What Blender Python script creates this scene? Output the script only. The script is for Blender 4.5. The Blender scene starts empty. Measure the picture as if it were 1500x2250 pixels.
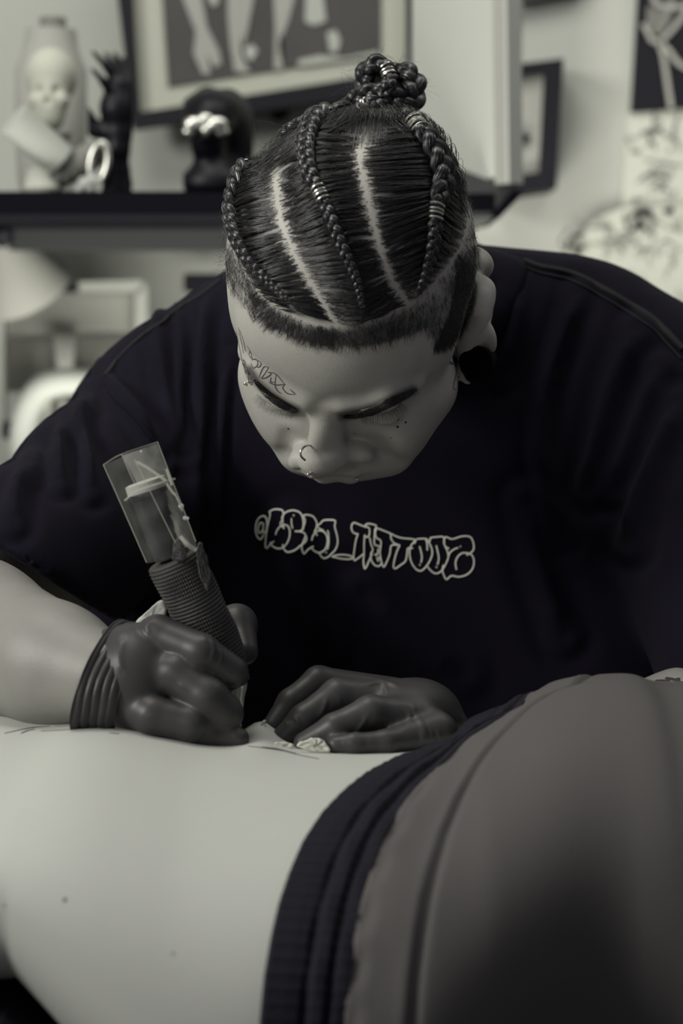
import bpy, math, random
import numpy as np
from mathutils import Vector, Matrix
from mathutils.bvhtree import BVHTree
R_ = math.radians
rng = np.random.default_rng(7)
random.seed(7)
SC = bpy.context.scene
COL = SC.collection

# ------------------------------------------------------------------ camera
F = 1500 * 85 / 24.0
PITCH = R_(4.0)
CAMZ = 1.30
cam = bpy.data.objects.new('camera', bpy.data.cameras.new('camera'))
COL.objects.link(cam)
cam.location = (0, 0, CAMZ)
cam.rotation_euler = (R_(90) - PITCH, 0, 0)
cam.data.sensor_fit = 'HORIZONTAL'
cam.data.sensor_width = 24.0
cam.data.lens = 85.0
cam.data.clip_start = 0.05
cam.data.dof.use_dof = True
cam.data.dof.focus_distance = 1.585
cam.data.dof.aperture_fstop = 5.4
SC.camera = cam

# ------------------------------------------------------------------ world, lights, exposure
w = bpy.data.worlds.new('world'); SC.world = w; w.use_nodes = True
bg = w.node_tree.nodes['Background']
bg.inputs[0].default_value = (0.44, 0.43, 0.50, 1)
bg.inputs[1].default_value = 0.20


def area(name, loc, target, size, energy, color, sy=None):
    l = bpy.data.lights.new(name, 'AREA')
    l.shape = 'RECTANGLE'; l.size = size; l.size_y = sy or size
    l.energy = energy; l.color = color
    o = bpy.data.objects.new(name, l); COL.objects.link(o)
    o.location = loc
    o.rotation_euler = (Vector(target) - Vector(loc)).to_track_quat('-Z', 'Y').to_euler()
    o['kind'] = 'helper'
    return o


WARM = (1.0, 0.99, 0.90)
area('ceiling_softbox', (-0.40, 1.50, 2.60), (-0.02, 1.5, 1.1), 0.50, 6.4, WARM)
area('ceiling_panel_light', (0.35, 1.95, 2.75), (0.25, 2.95, 1.5), 2.4, 15.5, (1.0, 1.0, 0.92), 0.6)
area('side_fill_light', (-1.8, 0.55, 2.10), (0.0, 1.6, 1.27), 0.7, 37, (1.0, 1.0, 0.93))  # added side light for the face; no window stands here
area('front_fill_light', (-0.55, -0.35, 1.50), (0.0, 1.6, 1.27), 0.45, 1.6, (1.0, 1.0, 0.95))  # fill added behind the camera, where no lamp stands
area('low_back_fill', (-0.15, 2.35, 0.80), (-0.2, 3.05, 1.25), 0.5, 10, WARM)  # added lamp hidden behind the torso, brightens the wall under the shelf
SC.view_settings.view_transform = 'Standard'
SC.view_settings.look = 'None'
SC.view_settings.gamma = 1.0
SC.view_settings.use_curve_mapping = False
SC.view_settings.exposure = 0.0

CP, SP = math.cos(PITCH), math.sin(PITCH)


def P(px, py, d):
    x = (px - 750) / F * d; z = (1125 - py) / F * d
    return np.array([x, d * CP + z * SP, CAMZ - d * SP + z * CP])


def PX(pts):
    """world points -> px, py, depth"""
    q = np.asarray(pts, float) - np.array([0, 0, CAMZ])
    d = q[:, 1] * CP - q[:, 2] * SP
    z = q[:, 1] * SP + q[:, 2] * CP
    return np.stack([750 + F * q[:, 0] / d, 1125 - F * z / d, d], 1)


# ------------------------------------------------------------------ materials
def mat(name, col, rough=0.5, metal=0.0, spec=0.5, bump=None, var=None, sss=0.0, trans=0.0, ior=1.45, coat=0.0, extra=None, sheen=0.0):
    m = bpy.data.materials.new(name); m.use_nodes = True
    nt = m.node_tree; b = nt.nodes['Principled BSDF']
    b.inputs['Base Color'].default_value = (*col, 1)
    b.inputs['Roughness'].default_value = rough
    b.inputs['Metallic'].default_value = metal
    b.inputs['Specular IOR Level'].default_value = spec
    b.inputs['IOR'].default_value = ior
    b.inputs['Transmission Weight'].default_value = trans
    b.inputs['Coat Weight'].default_value = coat
    b.inputs['Sheen Weight'].default_value = sheen
    if sss:
        b.inputs['Subsurface Weight'].default_value = sss
        b.inputs['Subsurface Radius'].default_value = (0.004, 0.004, 0.004)
        b.inputs['Subsurface Scale'].default_value = 1.0
    tc = nt.nodes.new('ShaderNodeTexCoord')
    if var:
        n = nt.nodes.new('ShaderNodeTexNoise'); n.inputs['Scale'].default_value = var[0]; n.inputs['Detail'].default_value = 4
        nt.links.new(tc.outputs['Object'], n.inputs['Vector'])
        mr = nt.nodes.new('ShaderNodeMapRange'); mr.inputs['To Min'].default_value = 1 - var[1]; mr.inputs['To Max'].default_value = 1 + var[1]
        nt.links.new(n.outputs['Fac'], mr.inputs['Value'])
        mx = nt.nodes.new('ShaderNodeMix'); mx.data_type = 'RGBA'; mx.blend_type = 'MULTIPLY'; mx.inputs['Factor'].default_value = 1
        mx.inputs['A'].default_value = (*col, 1)
        nt.links.new(mr.outputs[0], mx.inputs['B'])
        nt.links.new(mx.outputs['Result'], b.inputs['Base Color'])
    if bump:
        n2 = nt.nodes.new('ShaderNodeTexNoise'); n2.inputs['Scale'].default_value = bump[0]; n2.inputs['Detail'].default_value = 3
        nt.links.new(tc.outputs['Object'], n2.inputs['Vector'])
        bp = nt.nodes.new('ShaderNodeBump'); bp.inputs['Strength'].default_value = bump[1]; bp.inputs['Distance'].default_value = bump[2]
        nt.links.new(n2.outputs['Fac'], bp.inputs['Height'])
        nt.links.new(bp.outputs['Normal'], b.inputs['Normal'])
    return m


def hair_shade_mask(m, dark):
    """mix the base colour towards a dark tone with the vertex attribute 'stubble' """
    nt = m.node_tree; b = nt.nodes['Principled BSDF']
    at = nt.nodes.new('ShaderNodeAttribute'); at.attribute_name = 'stubble_arm_shade'
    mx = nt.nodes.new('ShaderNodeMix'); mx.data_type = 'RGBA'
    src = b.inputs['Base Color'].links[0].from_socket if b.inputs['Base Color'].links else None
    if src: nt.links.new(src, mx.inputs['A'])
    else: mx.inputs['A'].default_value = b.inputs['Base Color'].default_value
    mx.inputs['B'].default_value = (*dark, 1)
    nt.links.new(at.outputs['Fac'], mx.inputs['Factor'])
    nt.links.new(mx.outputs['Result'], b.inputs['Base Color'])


M = {}
M['skin'] = mat('skin_artist', (0.47, 0.458, 0.415), 0.44, sss=0.12, bump=(1400, 0.35, 0.0006), var=(60, 0.10))
hair_shade_mask(M['skin'], (0.018, 0.016, 0.022))
M['skin_client'] = mat('skin_client', (0.485, 0.49, 0.455), 0.62, sss=0.1, bump=(500, 0.12, 0.0006), var=(9, 0.06))
M['shirt'] = mat('black_jersey', (0.0070, 0.0058, 0.0118), 0.95, spec=0.12, bump=(900, 0.5, 0.0006), var=(30, 0.25), sheen=0.012)
M['seam'] = mat('seam_jersey', (0.026, 0.025, 0.027), 0.9, spec=0.2)  # lighter than the jersey: seam highlight put into the colour
M['print'] = mat('white_print', (0.80, 0.80, 0.72), 0.7, spec=0.2)
M['glove'] = mat('black_nitrile', (0.046, 0.044, 0.045), 0.45, spec=0.45, bump=(120, 0.08, 0.001))
M['hair'] = mat('dark_hair', (0.014, 0.013, 0.016), 0.26, spec=1.0)
_nt = M['hair'].node_tree; _hi = _nt.nodes.new('ShaderNodeHairInfo'); _p = _nt.nodes.new('ShaderNodeMath'); _p.operation = 'POWER'; _p.inputs[1].default_value = 3.0
_mx = _nt.nodes.new('ShaderNodeMix'); _mx.data_type = 'RGBA'; _mx.inputs['A'].default_value = (0.006, 0.0055, 0.008, 1); _mx.inputs['B'].default_value = (0.062, 0.058, 0.053, 1)  # sheen streaks put into the colour as random lighter strands
_nt.links.new(_hi.outputs['Random'], _p.inputs[0]); _nt.links.new(_p.outputs[0], _mx.inputs['Factor']); _nt.links.new(_mx.outputs['Result'], _nt.nodes['Principled BSDF'].inputs['Base Color'])
M['hairtube'] = mat('dark_braid', (0.009, 0.008, 0.012), 0.34, spec=0.9)
M['silver'] = mat('silver', (0.72, 0.72, 0.66), 0.28, metal=0.9)
M['ink'] = mat('tattoo_ink', (0.085, 0.082, 0.085), 0.6)
M['inkdark'] = mat('tattoo_ink_dark', (0.02, 0.02, 0.025), 0.6)
M['blackgloss'] = mat('black_gloss', (0.006, 0.0055, 0.009), 0.42, spec=0.3)
M['blackmat'] = mat('black_painted', (0.010, 0.009, 0.014), 0.6, spec=0.3)
M['wall'] = mat('wall_paint', (0.55, 0.56, 0.51), 0.85, spec=0.1, bump=(60, 0.1, 0.002), var=(1.5, 0.06))
M['white'] = mat('white_paint', (0.47, 0.485, 0.44), 0.6)
M['mattboard'] = mat('mount_board', (0.52, 0.53, 0.45), 0.8)
M['grey'] = mat('mid_grey', (0.20, 0.20, 0.18), 0.7, var=(12, 0.2))
M['dgrey'] = mat('dark_grey', (0.075, 0.07, 0.068), 0.7, var=(10, 0.3))
M['lgrey'] = mat('light_grey', (0.40, 0.40, 0.365), 0.7, var=(10, 0.1))
M['paper'] = mat('paper', (0.62, 0.63, 0.55), 0.85, bump=(200, 0.3, 0.001))
M['shelf_under'] = mat('shelf_front_lacquer', (0.004, 0.0035, 0.007), 0.85, spec=0.1)
M['shelf_rail'] = mat('shelf_rail', (0.05, 0.052, 0.052), 0.6)
M['trouser'] = mat('grey_trousers', (0.098, 0.092, 0.090), 0.9, spec=0.15, bump=(700, 0.3, 0.0006), var=(8, 0.08))
M['elastic'] = mat('black_elastic', (0.009, 0.008, 0.014), 0.85, spec=0.25, bump=(300, 0.4, 0.001))
M['wrap'] = mat('cohesive_bandage', (0.050, 0.048, 0.047), 0.55, spec=0.5, bump=(900, 0.6, 0.001))
M['bodydark'] = mat('machine_anodised', (0.010, 0.010, 0.014), 0.35, spec=0.6)
M['steel'] = mat('steel', (0.5, 0.5, 0.46), 0.3, metal=0.9)


# ------------------------------------------------------------------ object helpers
def tag(o, label=None, cat=None, group=None, kind=None):
    if label: o['label'] = label
    if cat: o['category'] = cat
    if group: o['group'] = group
    if kind: o['kind'] = kind
    return o


def link(name, me, m, parent=None, smooth=True):
    o = bpy.data.objects.new(name, me); COL.objects.link(o)
    if m is not None:
        for mm in (m if isinstance(m, (list, tuple)) else [m]): me.materials.append(mm)
    if smooth and len(me.polygons):
        me.polygons.foreach_set('use_smooth', [True] * len(me.polygons))
    if parent:
        o.parent = parent
        o.matrix_parent_inverse = parent.matrix_world.inverted()
    return o


def mesh_np(name, V, Fq, m, parent=None, smooth=True):
    me = bpy.data.meshes.new(name)
    me.from_pydata([tuple(v) for v in np.asarray(V).tolist()], [], [tuple(f) for f in (Fq.tolist() if isinstance(Fq, np.ndarray) else Fq)])
    me.update()
    return link(name, me, m, parent, smooth)


def empty(name, loc=(0, 0, 0)):
    o = bpy.data.objects.new(name, None); COL.objects.link(o)
    o.location = loc; o.empty_display_size = 0.02
    bpy.context.view_layer.update()
    return o


class MB:
    """collects shapes into one mesh"""
    def __init__(s): s.V = []; s.F = []

    def add(s, V, Fs):
        n = len(s.V)
        s.V.extend([tuple(map(float, v)) for v in V]); s.F.extend([tuple(int(i) + n for i in f) for f in Fs]); return s

    def box(s, c, size, rot=None, bevel=0.0):
        import bmesh
        b = bmesh.new(); bmesh.ops.create_cube(b, size=1)
        bmesh.ops.scale(b, vec=size, verts=b.verts)
        if bevel: bmesh.ops.bevel(b, geom=b.edges[:], offset=bevel, segments=2, affect='EDGES')
        mt = Matrix.Translation(Vector(c)) @ (rot.to_4x4() if rot else Matrix.Identity(4))
        b.transform(mt); b.verts.index_update()
        s.add([v.co for v in b.verts], [[v.index for v in f.verts] for f in b.faces]); b.free(); return s

    def tube(s, pts, r, seg=10, cap=True, closed=False, flat=1.0, nrm=None):
        pts = [np.array(p, float) for p in pts]; n = len(pts)
        rr = r if hasattr(r, '__len__') else [r] * n
        rings = []; up = None
        for i, p in enumerate(pts):
            if closed: t = pts[(i + 1) % n] - pts[i - 1]
            else: t = pts[min(i + 1, n - 1)] - pts[max(i - 1, 0)]
            t = t / (np.linalg.norm(t) + 1e-12)
            if nrm is not None:
                a = np.array(nrm[i] if np.ndim(nrm) > 1 else nrm, float); a = a - t * a.dot(t)
            else:
                a = up if up is not None else (np.array([0, 0, 1.]) if abs(t[2]) < 0.9 else np.array([1., 0, 0]))
                a = a - t * a.dot(t)
            a = a / (np.linalg.norm(a) + 1e-12); up = a
            b = np.cross(t, a)
            rings.append([p + rr[i] * (a * math.cos(q) * flat + b * math.sin(q)) for q in [2 * math.pi * k / seg for k in range(seg)]])
        V = [v for rg in rings for v in rg]; Fs = []
        for i in range(n - 1 + (1 if closed else 0)):
            j = (i + 1) % n
            for k in range(seg):
                l = (k + 1) % seg
                Fs.append((i * seg + k, i * seg + l, j * seg + l, j * seg + k))
        if cap and not closed:
            Fs.append(tuple(reversed(range(seg)))); Fs.append(tuple(range((n - 1) * seg, n * seg)))
        return s.add(V, Fs)

    def lathe(s, p0, p1, prof, seg=32, sx=1.0, sy=1.0, ref=(0, 1, 0), fn=None):
        """profile [(t, r)] along p0->p1"""
        p0 = np.array(p0, float); p1 = np.array(p1, float); ax = p1 - p0; L = np.linalg.norm(ax); t = ax / L
        a = np.array(ref, float); a = a - t * a.dot(t); a /= np.linalg.norm(a); b = np.cross(t, a)
        V = []; Fs = []; n = len(prof)
        for i, (u, r) in enumerate(prof):
            for k in range(seg):
                q = 2 * math.pi * k / seg
                rr = r + (fn(u, q) if fn else 0)
                V.append(p0 + ax * u + rr * (a * math.cos(q) * sx + b * math.sin(q) * sy))
        for i in range(n - 1):
            for k in range(seg):
                l = (k + 1) % seg
                Fs.append((i * seg + k, i * seg + l, (i + 1) * seg + l, (i + 1) * seg + k))
        Fs.append(tuple(reversed(range(seg)))); Fs.append(tuple(range((n - 1) * seg, n * seg)))
        return s.add(V, Fs)

    def ball(s, c, r, sc=(1, 1, 1), seg=16):
        V = []; Fs = []; n = seg // 2
        for i in range(n + 1):
            th = math.pi * i / n
            for k in range(seg):
                q = 2 * math.pi * k / seg
                V.append((c[0] + r * sc[0] * math.sin(th) * math.cos(q), c[1] + r * sc[1] * math.sin(th) * math.sin(q), c[2] + r * sc[2] * math.cos(th)))
        for i in range(n):
            for k in range(seg):
                l = (k + 1) % seg
                Fs.append((i * seg + k, (i + 1) * seg + k, (i + 1) * seg + l, i * seg + l))
        return s.add(V, Fs)

    def quadslab(s, c4, thick):
        """slab from four corners (front face), extruded backwards"""
        c = [np.array(p, float) for p in c4]
        n = np.cross(c[1] - c[0], c[3] - c[0]); n /= np.linalg.norm(n)
        if n[1] < 0: n = -n
        V = c + [p + n * thick for p in c]
        return s.add(V, [(0, 1, 2, 3), (7, 6, 5, 4), (0, 4, 5, 1), (1, 5, 6, 2), (2, 6, 7, 3), (3, 7, 4, 0)])

    def build(s, name, m, parent=None, smooth=True):
        o = mesh_np(name, np.array(s.V), s.F, m, parent, smooth)
        if smooth:
            o.data.set_sharp_from_angle(angle=R_(40))
        return o


def spline(pts, n):
    """Catmull-Rom through points"""
    p = np.array(pts, float); k = len(p)
    if k == 2: return np.array([p[0] + (p[1] - p[0]) * t for t in np.linspace(0, 1, n)])
    q = np.vstack([2 * p[0] - p[1], p, 2 * p[-1] - p[-2]])
    out = []
    for t in np.linspace(0, k - 1, n):
        i = min(int(t), k - 2); f = t - i
        a, b, c, d = q[i], q[i + 1], q[i + 2], q[i + 3]
        out.append(0.5 * ((2 * b) + (c - a) * f + (2 * a - 5 * b + 4 * c - d) * f * f + (3 * b - a - 3 * c + d) * f ** 3))
    return np.array(out)


# ------------------------------------------------------------------ signed distance modelling
class Field:
    def __init__(s, lo, hi, h):
        lo, hi = np.minimum(lo, hi), np.maximum(lo, hi); s.lo = np.array(lo, float); s.h = h
        s.n = np.ceil((np.array(hi) - s.lo) / h).astype(int) + 1
        s.V = np.full(s.n, 1.0, np.float32)

    def _box(s, lo, hi):
        a = np.clip(np.floor((np.array(lo) - s.lo) / s.h).astype(int), 0, s.n); b = np.clip(np.ceil((np.array(hi) - s.lo) / s.h).astype(int) + 1, 0, s.n)
        sl = tuple(slice(x, y) for x, y in zip(a, b))
        g = [s.lo[i] + s.h * np.arange(a[i], b[i], dtype=np.float32) for i in range(3)]
        X, Y, Z = g[0][:, None, None], g[1][None, :, None], g[2][None, None, :]
        return sl, X, Y, Z

    def _mix(s, sl, d, k, op):
        v = s.V[sl]
        if v.size == 0: return
        if op == 'u':
            h = np.clip(0.5 + 0.5 * (v - d) / k, 0, 1); s.V[sl] = v * (1 - h) + d * h - k * h * (1 - h)
        elif op == 's':
            h = np.clip(0.5 - 0.5 * (v + d) / k, 0, 1); s.V[sl] = v * (1 - h) - d * h + k * h * (1 - h)

    def cone(s, a, b, ra, rb, k=0.006, op='u'):
        a = np.array(a, float); b = np.array(b, float); m = max(ra, rb) + 2.5 * k + 4 * s.h
        sl, X, Y, Z = s._box(np.minimum(a, b) - m, np.maximum(a, b) + m)
        ab = b - a; L2 = max(ab.dot(ab), 1e-12)
        t = np.clip(((X - a[0]) * ab[0] + (Y - a[1]) * ab[1] + (Z - a[2]) * ab[2]) / L2, 0, 1)
        d = np.sqrt((X - a[0] - t * ab[0]) ** 2 + (Y - a[1] - t * ab[1]) ** 2 + (Z - a[2] - t * ab[2]) ** 2) - (ra + (rb - ra) * t)
        s._mix(sl, d, k, op); return s

    def chain(s, pts, rs, k=0.006, op='u'):
        for i in range(len(pts) - 1): s.cone(pts[i], pts[i + 1], rs[i], rs[i + 1], k, op)
        return s

    def ell(s, c, r, k=0.006, op='u', rot=None):
        c = np.array(c, float); r = np.array(r, float); m = r.max() + 2.5 * k + 4 * s.h
        sl, X, Y, Z = s._box(c - m, c + m)
        x, y, z = X - c[0], Y - c[1], Z - c[2]
        if rot is not None:
            Rm = np.array(rot)
            x, y, z = (Rm[0][0] * x + Rm[1][0] * y + Rm[2][0] * z, Rm[0][1] * x + Rm[1][1] * y + Rm[2][1] * z, Rm[0][2] * x + Rm[1][2] * y + Rm[2][2] * z)
        k0 = np.sqrt((x / r[0]) ** 2 + (y / r[1]) ** 2 + (z / r[2]) ** 2)
        k1 = np.sqrt((x / r[0] ** 2) ** 2 + (y / r[1] ** 2) ** 2 + (z / r[2] ** 2) ** 2)
        d = k0 * (k0 - 1) / np.maximum(k1, 1e-6)
        s._mix(sl, d, k, op); return s

    def cut(s, p0, n, k=0.004):
        p0 = np.array(p0); n = np.array(n, float); n /= np.linalg.norm(n)
        sl, X, Y, Z = s._box(s.lo, s.lo + s.h * s.n)
        d = -((X - p0[0]) * n[0] + (Y - p0[1]) * n[1] + (Z - p0[2]) * n[2])
        s._mix(sl, d, k, 's'); return s

    def nets(s, smooth=2):
        V = s.V; S = V < 0
        c = [S[i:S.shape[0] - 1 + i, j:S.shape[1] - 1 + j, k:S.shape[2] - 1 + k] for i in (0, 1) for j in (0, 1) for k in (0, 1)]
        anyv = np.logical_or.reduce(c); allv = np.logical_and.reduce(c)
        act = anyv & ~allv
        idx = np.argwhere(act); num = np.full(act.shape, -1, np.int64); num[act] = np.arange(len(idx))
        acc = np.zeros((len(idx), 3)); cnt = np.zeros(len(idx))
        for ax in range(3):
            o1, o2 = [a for a in range(3) if a != ax]
            for b in (0, 1):
                for d in (0, 1):
                    off = np.zeros(3, int); off[o1] = b; off[o2] = d
                    e0 = idx + off; off2 = off.copy(); off2[ax] = 1; e1 = idx + off2
                    v0 = V[e0[:, 0], e0[:, 1], e0[:, 2]]; v1 = V[e1[:, 0], e1[:, 1], e1[:, 2]]
                    cr = (v0 < 0) != (v1 < 0)
                    t = np.where(cr, v0 / np.where(cr, v0 - v1, 1), 0)
                    p = e0.astype(float); p[:, ax] += t
                    acc[cr] += p[cr]; cnt[cr] += 1
        pos = s.lo + s.h * acc / cnt[:, None]
        quads = []
        for ax in range(3):
            o1, o2 = [(1, 2), (2, 0), (0, 1)][ax]
            sl0 = [slice(1, -1)] * 3; sl0[ax] = slice(0, -1)
            sl1 = list(sl0); sl1[ax] = slice(1, None)
            A = S[tuple(sl0)]; B = S[tuple(sl1)]
            e = np.argwhere(A != B); fl = A[A != B]
            base = e + 1; base[:, ax] -= 1
            def cell(a, b):
                q = base.copy(); q[:, o1] -= a; q[:, o2] -= b
                return num[q[:, 0], q[:, 1], q[:, 2]]
            q = np.stack([cell(1, 1), cell(0, 1), cell(0, 0), cell(1, 0)], 1)
            q[~fl] = q[~fl][:, ::-1]
            quads.append(q)
        Q = np.concatenate(quads); Q = Q[(Q >= 0).all(1)]
        for _ in range(smooth):
            sm = np.zeros_like(pos); ct = np.zeros(len(pos))
            for a in range(4):
                i, j = Q[:, a], Q[:, (a + 1) % 4]
                for ax in range(3):
                    sm[:, ax] += np.bincount(i, pos[j, ax], len(pos)) + np.bincount(j, pos[i, ax], len(pos))
                ct += np.bincount(i, minlength=len(pos)) + np.bincount(j, minlength=len(pos))
            pos = pos * 0.5 + 0.5 * sm / np.maximum(ct, 1)[:, None]
        a, b, c = pos[Q[:, 0]], pos[Q[:, 1]], pos[Q[:, 2]]
        if np.einsum('ij,ij->i', a - pos.mean(0), np.cross(b - a, c - a)).sum() < 0: Q = Q[:, ::-1].copy()
        return pos, Q


def bvh(V, Q):
    return BVHTree.FromPolygons([tuple(v) for v in V.tolist()], [tuple(q) for q in Q.tolist()])


O3 = Vector((0, 0, CAMZ))


def cast(tree, px, py, off=0.0, dguess=1.6):
    """the point of a modelled surface that the sight line through px, py meets"""
    d = Vector(P(px, py, 1.0)) - O3; d.normalize()
    h = tree.ray_cast(O3, d)
    if h[0] is None:
        h = tree.find_nearest(Vector(P(px, py, dguess)))
    n = h[1]
    if n.dot(d) > 0: n = -n
    return np.array(h[0] + n * off), np.array(n)


def hairs(name, strands, radius, m, parent=None, label=None, rtip=0.35):
    """strands: list of (k,3) arrays"""
    cu = bpy.data.hair_curves.new(name)
    cu.add_curves([len(s) for s in strands])
    pts = np.concatenate(strands).astype(np.float32)
    cu.position_data.foreach_set('vector', pts.ravel())
    rad = np.concatenate([np.linspace(1, rtip, len(s)) * (radius if np.isscalar(radius) else radius[i]) for i, s in enumerate(strands)]).astype(np.float32)
    at = cu.attributes.get('radius') or cu.attributes.new('radius', 'FLOAT', 'POINT')
    at.data.foreach_set('value', rad)
    cu.materials.append(m)
    o = bpy.data.objects.new(name, cu); COL.objects.link(o)
    if parent:
        o.parent = parent; o.matrix_parent_inverse = parent.matrix_world.inverted()
    o['kind'] = 'stuff'
    if label: o['label'] = label
    return o


def W(px, py, y):
    """the point of the upright plane at world y that the sight line meets"""
    a = P(px, py, 1.0); o = np.array([0, 0, CAMZ]); d = a - o
    return o + d * (y / d[1])


# ------------------------------------------------------------------ the room
WY = 3.05
MB().box((0.0, WY + 0.05, 1.35), (5.0, 0.1, 2.7)).build('wall_back', M['wall'], smooth=False)['kind'] = 'structure'
MB().box((0.0, 1.0, -0.03), (5.0, 4.2, 0.06)).build('floor', M['dgrey'], smooth=False)['kind'] = 'structure'


def pquad(name, pts, y, thick, m, parent=None, label=None, cat=None):
    o = MB().quadslab([W(px, py, y) for px, py in pts], thick).build(name, m, parent, smooth=False)
    return tag(o, label, cat) if cat else o


def bars(mb, outer, inner, y, thick):
    for i in range(4):
        j = (i + 1) % 4
        mb.quadslab([W(*outer[i], y), W(*outer[j], y), W(*inner[j], y), W(*inner[i], y)], thick)
    return mb


# long black shelf
sy0 = 2.42
zb = W(300, 470, sy0)[2]; zt = W(300, 420, sy0)[2]
xl, xr = -0.62, W(1092, 450, sy0)[0]
sh = empty('wall_shelf', (0, WY, zb))
tag(sh, 'long black wall shelf carrying the sculptures behind the artist', 'shelf')
MB().box(((xl + xr) / 2, (sy0 + WY) / 2, (zb + zt) / 2), (xr - xl, WY - sy0, zt - zb), bevel=0.002).build('board', M['shelf_under'], sh)
MB().box(((xl + xr - 0.06) / 2, sy0 + 0.34, zb - 0.012), (xr - xl - 0.06, 0.03, 0.024)).build('rail', M['shelf_rail'], sh)
mb = MB()
mb.quadslab([W(1010, 372, sy0 + .0), W(1143, 420, sy0 + .0), W(1092, 476, sy0), W(1010, 480, sy0)], 0.25)
mb.build('end_bracket', M['shelf_rail'], sh, smooth=False)
mb = MB(); mb.quadslab([W(1128, 416, sy0 - .006), W(1150, 424, sy0 - .006), W(1098, 478, sy0 - .006), W(1076, 474, sy0 - .006)], 0.2)
mb.build('end_cap', M['shelf_under'], sh, smooth=False)

# big framed picture
py_ = WY - 0.07
fr = empty('framed_picture', W(600, 200, py_))
tag(fr, 'large black framed picture with wide white mount hanging above the shelf', 'picture')
outer = [(240, -160), (912, -160), (903, 195), (292, 283)]
inner = [(283, -130), (893, -130), (893, 152), (306, 247)]
bars(MB(), outer, inner, py_ - 0.02, 0.03).build('frame', M['blackmat'], fr, smooth=False)
pquad('mount', inner, py_, 0.004, M['mattboard'], fr)
ph = pquad('photograph', [(350, -100), (836, -100), (836, 118), (369, 190)], py_ - 0.004, 0.003, M['dgrey'], fr)
def blob(mb, pts, y, t=0.002):
    V = [W(px, py, y) for px, py in pts]; n = len(V)
    c = np.mean(V, 0); V2 = V + [c] + [v + np.array([0, t, 0]) for v in V]
    Fs = [(i, (i + 1) % n, n) for i in range(n)] + [((i + 1) % n, i, n + 1 + i, n + 1 + (i + 1) % n) for i in range(n)]
    mb.add(V2, Fs)
mb = MB(); yy = py_ - 0.0065
blob(mb, [(395, -20), (440, -20), (455, 60), (480, 110), (486, 140), (470, 148), (455, 120), (462, 162), (446, 164), (425, 118), (430, 70)], yy)
blob(mb, [(500, -20), (560, -20), (545, 60), (530, 120), (550, 160), (515, 158), (505, 90), (500, 40)], yy)
blob(mb, [(600, -20), (650, -20), (632, 50), (612, 100), (622, 152), (602, 152), (604, 60)], yy)
mb.build('pale_figure', M['lgrey'], ph, smooth=False)
WS = []
blob_ = blob
def blob(mb, *a):
    if mb is None: mb = MB(); WS.append(mb)
    blob_(mb, *a)
mb = None
blob(mb, [(672, -20), (708, -20), (716, 46), (690, 56), (670, 48)], yy)
blob(mb, [(718, 72), (738, 66), (748, 90), (740, 116), (724, 112)], yy)
blob(mb, [(655, 132), (700, 122), (760, 126), (830, 112), (830, 122), (655, 146)], yy)
blob(mb, [(452, -20), (476, -20), (480, 6), (466, 14)], yy)
blob(mb, [(535, 105), (556, 98), (566, 112), (552, 134), (536, 126)], yy)
for mb in WS: mb.build('white_shape', M['white'], ph, smooth=False)
WS.clear()
# small sticker below the picture, partly behind the bust
st = pquad('wall_sticker', [(520, 196), (632, 182), (640, 236), (522, 240)], WY - 0.012, 0.01, M['dgrey'], None,
           'dark rectangular sticker with blurred lines under the large framed picture', 'sticker')
for k in range(5):
    pquad('printed_line', [(530 + k, 201 + k * 7), (624, 189 + k * 7), (624, 191.5 + k * 7), (530 + k, 203.5 + k * 7)], WY - 0.016, 0.003, M['lgrey'], st)
mb = MB(); mb.ball(W(612, 236, WY - 0.03), 0.0155, (1, .5, 1.0)); mb.lathe(W(612, 250, WY - .03), W(600, 262, WY - .03), [(0, .011), (1, .005)])
tag(mb.build('wall_ornament', M['blackmat']), 'round black ornament on the wall beside the dark sticker', 'ornament')
# dark box edge beside the bun
tag(MB().box(W(768, 208, WY - .05), (0.026, 0.06, 0.032), bevel=.003).build('black_box', M['blackmat']), 'small black box on the wall under the picture behind the hair bun', 'box')

# tall white box on the shelf
wb = empty('white_storage_box', W(1010, 390, 2.35))
tag(wb, 'tall white box standing at the right end of the black shelf', 'box')
a = [W(905, -60, 2.50), W(1112, -60, 2.40), W(1118, 402, 2.40), W(905, 330, 2.50)]
MB().quadslab(a, 0.02).build('front_panel', M['white'], wb, smooth=False)
MB().quadslab([W(1114, -60, 2.402), W(1150, -60, 2.62), W(1140, 398, 2.60), W(1120, 404, 2.402)], 0.015).build('side_panel', M['lgrey'], wb, smooth=False)  # greyer side colour stands in for shade on the white box

# small black frame at the right of the box
sf = empty('small_picture', W(1190, 270, WY - .1))
tag(sf, 'small deep black frame on the wall right of the tall white box', 'picture frame')
bars(MB(), [(1090, 146), (1238, 128), (1222, 414), (1085, 436)], [(1100, 172), (1196, 160), (1184, 378), (1100, 390)], WY - 0.10, 0.10).build('frame', M['blackmat'], sf, smooth=False)
pquad('backing', [(1095, 160), (1200, 150), (1190, 390), (1095, 400)], WY - 0.085, 0.005, M['lgrey'], sf)
mb = MB(); blob(mb, [(1130, 292), (1150, 291), (1168, 302), (1150, 314), (1136, 322), (1130, 312)], WY - 0.095, 0.008)
mb.build('dark_ornament', M['blackmat'], sf, smooth=False)

# corner of another frame at the very top
tag(pquad('picture_edge', [(1128, -40), (1290, -60), (1285, -22), (1128, 6)], WY - .03, .02, M['dgrey']), 'lower edge of a dark frame at the top of the wall', 'picture frame')


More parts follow.
